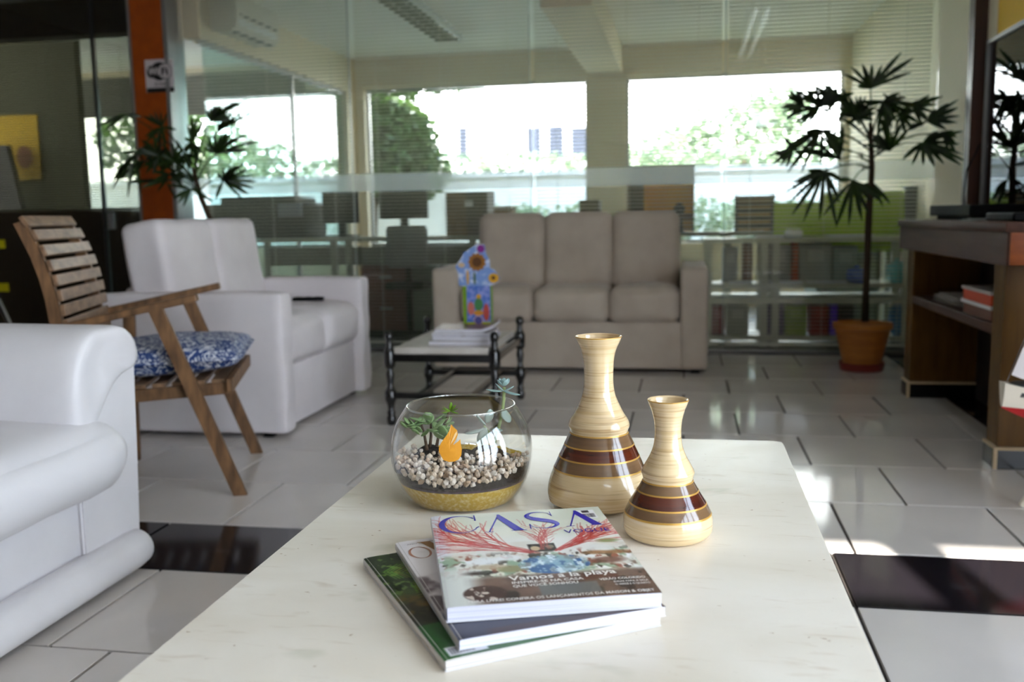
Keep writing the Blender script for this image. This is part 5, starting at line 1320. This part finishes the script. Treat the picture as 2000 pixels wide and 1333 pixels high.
def coral(p, ang, L, w_, dep, c_):
    for _ in range(5):
        q = (p[0]+math.cos(ang)*L/5, p[1]+math.sin(ang)*L/5); S.line(p, q, w_, c_, .75); p = q; ang += g.uniform(-.16, .16)
        if dep and g.random() < .62: coral(p, ang+g.choice((-1, 1))*g.uniform(.15, .55), L*.62, w_*.72, dep-1, c_)
for k in range(11):
    c_ = (g.randint(170, 204), g.randint(22, 48), g.randint(26, 50))
    coral((.118+g.uniform(-.006, .006), .166+g.uniform(-.004, .003)), math.radians(180+g.uniform(16, 48)), g.uniform(.08, .14), .0016, 2, c_)
    coral((.147+g.uniform(-.004, .004), .164+g.uniform(-.004, .003)), math.radians(-g.uniform(28, 48)), g.uniform(.07, .125), .0016, 2, c_)
for k in range(6): coral((.125+.016*g.random(), .158), math.radians(-90+g.uniform(-20, 24)), g.uniform(.05, .075), .0013, 2, (188, 50, 48))
S.rect(.198, .2245, .012, .0475, (240, 240, 240))
for k in range(17): S.rect(.2005+k*.0013, .2005+k*.0013+(.0007 if k % 3 else .0010), .028, .044, (60, 60, 66))
S.rect(.207, .217, .014, .024, (60, 56, 60))
sheet_obj(S, F1, Z1, m1, 'cover', M_PRINT)
INK_B = flatm('blue', (40, 34, 168))
def strip(pts, wd):
    L_, R_ = [], []
    for i, (x, y) in enumerate(pts):
        x0, y0 = pts[max(0, i-1)]; x1, y1 = pts[min(len(pts)-1, i+1)]; dx, dy = x1-x0, y1-y0; n = math.hypot(dx, dy) or 1; nx, ny = -dy/n, dx/n
        L_.append((x+nx*wd[i]/2, y+ny*wd[i]/2)); R_.append((x-nx*wd[i]/2, y-ny*wd[i]/2))
    return [[L_[i], L_[i+1], R_[i+1], R_[i]] for i in range(len(pts)-1)]
def spl(pts, wd, n=6):
    P_ = [Vector((*p, w_)) for p, w_ in zip(pts, wd)]; o = []
    for i in range(len(P_)-1):
        p0, p1, p2, p3 = P_[max(0, i-1)], P_[i], P_[i+1], P_[min(len(P_)-1, i+2)]
        for k in range(n):
            u = k/n; o.append(.5*((2*p1)+(p2-p0)*u+(2*p0-5*p1+4*p2-p3)*u*u+(-p0+3*p1-3*p2+p3)*u**3))
    o.append(P_[-1]); return strip([(p.x, p.y) for p in o], [max(.012, p.z) for p in o])
def glyph(kind):
    if kind == 'C':
        pl = []; pr = None
        for k in range(37):
            a = math.radians(38+284*k/36); o = (.5+.5*math.cos(a), .5+.5*math.sin(a)); i_ = (.545+.40*math.cos(a), .5+.475*math.sin(a))
            if pr: pl.append([pr[0], o, i_, pr[1]])
            pr = (o, i_)
        return pl+[[(.885, .66), (.93, .66), (.93, .99), (.90, .99)], [(.88, .20), (.97, .30), (.95, .33), (.86, .24)]]
    if kind == 'A':
        return [[(.44, 1), (.50, 1), (1.0, .0), (.74, .0), (.405, .80)], [(.455, .97), (.49, .93), (.115, .0), (.075, .0)], [(-.02, .0), (.21, .0), (.21, .022), (-.02, .022)], [(.66, .0), (1.06, .0), (1.06, .022), (.66, .022)]]
    return spl([(.80, .76), (.74, .90), (.55, .985), (.30, .95), (.16, .80), (.24, .64), (.50, .50), (.76, .36), (.85, .20), (.70, .05), (.45, .015), (.22, .10), (.14, .27)],
               [.02, .02, .025, .06, .13, .19, .21, .19, .13, .06, .025, .02, .02])+[[(.80, .70), (.835, .70), (.835, .99), (.815, .99)], [(.10, .01), (.125, .01), (.155, .30), (.12, .30)]]
polys = []
for kind, u0, u1, v0, v1 in (('C', .0085, .063, .0075, .079), ('A', .067, .1185, .0105, .082), ('S', .1215, .172, .0095, .0795), ('A', .1755, .2235, .0125, .078)):
    polys += [[(u0+(u1-u0)*x, v1-(v1-v0)*y) for x, y in pl] for pl in glyph(kind)]
poly_print(m1, F1, Z1+.0004, polys, INK_B, 'title', W1, H1)
text_print(m1, F1, Z1+.0005, 'VOGUE', .168, .1045, .020, INK_B, 'subtitle', W1, H1, width=.060)
INK_W = flatm('white', (238, 234, 230))
text_print(m1, F1, Z1+.0004, 'Vamos a la playa', .076, .2515, .0185, INK_W, 'headline', W1, H1, bold=.02, slant=.02, width=.124)
text_print(m1, F1, Z1+.0004, 'INSPIRE-SE NA CASA', .077, .2615, .0095, INK_W, 'headline', W1, H1, bold=.02, width=.082)
text_print(m1, F1, Z1+.0004, 'QUE VOCÊ SONHOU', .077, .2715, .0095, INK_W, 'headline', W1, H1, bold=.02, width=.074)
text_print(m1, F1, Z1+.0004, 'VERÃO COLORIDO', .176, .268, .0085, INK_W, 'headline', W1, H1, bold=.015, width=.053)
text_print(m1, F1, Z1+.0004, 'IDEIAS PARA A SALA', .190, .2765, .0065, INK_W, 'headline', W1, H1, bold=.01, width=.04)
text_print(m1, F1, Z1+.0004, 'O VERDE E O QUARTO', .190, .2845, .0065, INK_W, 'headline', W1, H1, bold=.01, width=.04)
text_print(m1, F1, Z1+.0004, 'FEIRA LIVRE! CONFIRA OS LANÇAMENTOS DA MAISON & OBJET', .024, .3065, .0095, INK_W, 'headline', W1, H1, bold=.015, width=.205)

# --- middle magazine: white cover with bronze letters, dark lower part
W2, H2 = .235, .312; F2 = mag_frame((-.375, 1.163, 0), math.radians(29.0)); Z2a, Z2 = .4637, .4752
m2 = thing('magazine', 'middle magazine with white cover and bronze title letters, under the top one', 'magazine', tuple(F2(W2/2, H2/2, Z2a)), 'magazines on the marble coffee table')
mag_body(m2, F2, W2, H2, Z2a, Z2, mat('spine_grey', (196, 190, 186), .4), M_PAGES, M_PAPER)
S = Sheet(W2, H2, .002, (228, 222, 222)); S.blotch(np.ones_like(S.U), 4, 6, 21, .5, .75, (214, 206, 206))
S.put(np.clip((S.V-.235)/.02, 0, 1), (46, 48, 66)); S.blotch(S.band(.13, .24, .02)*np.clip((.03-S.U)/.02, 0, 1), 8, 12, 22, .45, .6, (96, 80, 84))
S.put(np.clip((S.V-.296)/.003, 0, 1)*np.clip((S.U-.03)/.01, 0, 1), (58, 40, 44)); S.rect(.15, .155, .282, .29, (190, 190, 200))
sheet_obj(S, F2, Z2, m2, 'cover', M_PRINT)
INK_BR = flatm('bronze', (146, 98, 38)); INK_TH = flatm('bronze_thin', (176, 120, 96))
ring = [(.022+.013*math.cos(a), .050+.021*math.sin(a)) for a in [2*math.pi*k/28 for k in range(29)]]
poly_print(m2, F2, Z2+.0004, strip(ring, [.0012+.002*abs(math.cos(2*math.pi*k/28)) for k in range(29)]), INK_TH, 'title', W2, H2)
poly_print(m2, F2, Z2+.0005, [[(.030, .012), (.043, .012), (.064, .074), (.050, .074)], [(.062, .012), (.066, .012), (.066, .074), (.062, .074)], [(.026, .012), (.048, .012), (.048, .0135), (.026, .0135)]], INK_BR, 'title', W2, H2)
text_print(m2, F2, Z2+.0004, 'ANO 2', .012, .018, .006, flatm('grey_ink', (150, 140, 136)), 'small_print', W2, H2)

# --- bottom magazine: green jungle cover
W3, H3 = .252, .318; F3 = mag_frame((-.409, 1.133, 0), math.radians(33.6)); Z3a, Z3 = .4506, .4632
m3 = thing('magazine', 'bottom magazine with dark green fern cover, lowest of the marble table stack', 'magazine', tuple(F3(W3/2, H3/2, Z3a)), 'magazines on the marble coffee table')
mag_body(m3, F3, W3, H3, Z3a, Z3, mat('spine_white', (206, 200, 194), .4), M_PAGES2, M_PAPER)
S = Sheet(W3, H3, .0013, (30, 42, 18)); one = np.ones_like(S.U)
S.blotch(one, 12, 16, 31, .45, .65, (52, 74, 30)); S.blotch(one, 22, 26, 32, .55, .7, (20, 26, 12)); S.blotch(one, 30, 36, 33, .60, .70, (96, 124, 56))
g = random.Random(8)
for (cu_, cv2, a0, L) in ((.075, .075, 2.2, .09), (.03, .11, .6, .08), (.06, .14, 1.2, .07), (.05, .04, 1.0, .09), (.01, .06, .3, .08)):
    for k in range(18):
        u = k/18; p = (cu_+math.cos(a0)*L*u, cv2+math.sin(a0)*L*u+.05*u*u)
        for sgn in (-1, 1):
            an = a0+sgn*(1.0-.4*u); l_ = .03*(1-u*.8); S.line(p, (p[0]+math.cos(an)*l_, p[1]+math.sin(an)*l_), .0022, (g.randint(96, 160), g.randint(132, 172), g.randint(30, 60)), .75)
S.put(S.band(.15, .225, .03)*.7, (36, 24, 10)); S.blotch(S.band(.14, .23, .03), 18, 24, 34, .52, .66, (92, 70, 24)); S.put(np.clip((S.V-.228)/.004, 0, 1), (34, 84, 34)); S.blotch(np.where(S.V > .23, 1, 0), 5, 8, 35, .4, .7, (46, 100, 46))
S.rect(.008, .05, .292, .312, (214, 214, 220))
for k in range(12): S.rect(.011+k*.0022, .0122+k*.0022, .295, .309, (90, 90, 96))
sheet_obj(S, F3, Z3, m3, 'cover', M_PRINT)
def spine_fr(u, v, z): return F3(-.0009, .02+u, Z3a+.0098-v)
text_print(m3, lambda u, v, z: F3(-.0010, u, Z3a+.0095-v), 0, 'EDIÇÃO', .012, .0055, .0042, flatm('spine_ink', (70, 70, 70)), 'spine_text', 9, 9)
text_print(m3, lambda u, v, z: F3(-.0010, u, Z3a+.0095-v), 0, 'ANO', .262, .0055, .0042, flatm('spine_ink2', (70, 70, 70)), 'spine_text', 9, 9)

# ------------------------------------------------------------------ sign on the orange pillar
PYF = GY-.10
sg = thing('wireless_sign', 'white wireless zone sign on the orange pillar', 'sign', (-3.61, PYF, 1.79))
a = at(281, 117, PYF-.01); b = at(340, 179, PYF-.01); x0, x1, z0, z1 = a.x, b.x, b.z, a.z; wS, hS = x1-x0, z1-z0
SM = Matrix(((1, 0, 0, 0), (0, 0, -1, 0), (0, 1, 0, 0), (0, 0, 0, 1)))
def sgn_(nm, pts, c_, y): part(nm, MB().prism([(x0+u*wS, z0+v*hS) for u, v in pts], Matrix.Translation((0, y, 0)) @ SM, .0012), mat('sign_'+nm, c_, .4), sg)
sgn_('plaque', [(0, 0), (1, 0), (1, 1), (0, 1)], (214, 204, 206), PYF-.001)
sgn_('lower_bar', [(.02, .0), (.99, .0), (.99, .14), (.02, .14)], (26, 24, 24), PYF-.0024)
def el(cx, cz, rx, rz, n=28, p=1): return [(cx+rx*math.copysign(abs(math.cos(2*math.pi*k/n))**p, math.cos(2*math.pi*k/n)), cz+rz*math.copysign(abs(math.sin(2*math.pi*k/n))**p, math.sin(2*math.pi*k/n))) for k in range(n)]
sgn_('emblem', el(.50, .64, .30, .28), (14, 14, 14), PYF-.0024); sgn_('emblem_left', el(.30, .63, .24, .19, 28, .7), (14, 14, 14), PYF-.0025)
sgn_('emblem_ring', el(.70, .63, .245, .23, 28, .8), (20, 20, 20), PYF-.0036); sgn_('emblem_right', el(.70, .63, .225, .205, 28, .8), (208, 198, 200), PYF-.0042)
sfr = lambda y: (lambda u, v, z: Vector((x0+u*wS, y, z1-v*hS)))
text_print(sg, sfr(PYF-.0046), 0, 'Wi', .12, .46, .30, mat('sign_white', (220, 212, 212), .4), 'letters', 9, 9, bold=.03, width=.34)
text_print(sg, sfr(PYF-.0062), 0, 'Fi', .56, .48, .32, mat('sign_black', (20, 20, 20), .4), 'letters', 9, 9, bold=.03, width=.26)
text_print(sg, sfr(PYF-.0046), 0, 'ZONE', .30, .80, .15, mat('sign_black2', (70, 60, 62), .4), 'letters', 9, 9, bold=.01, width=.42)
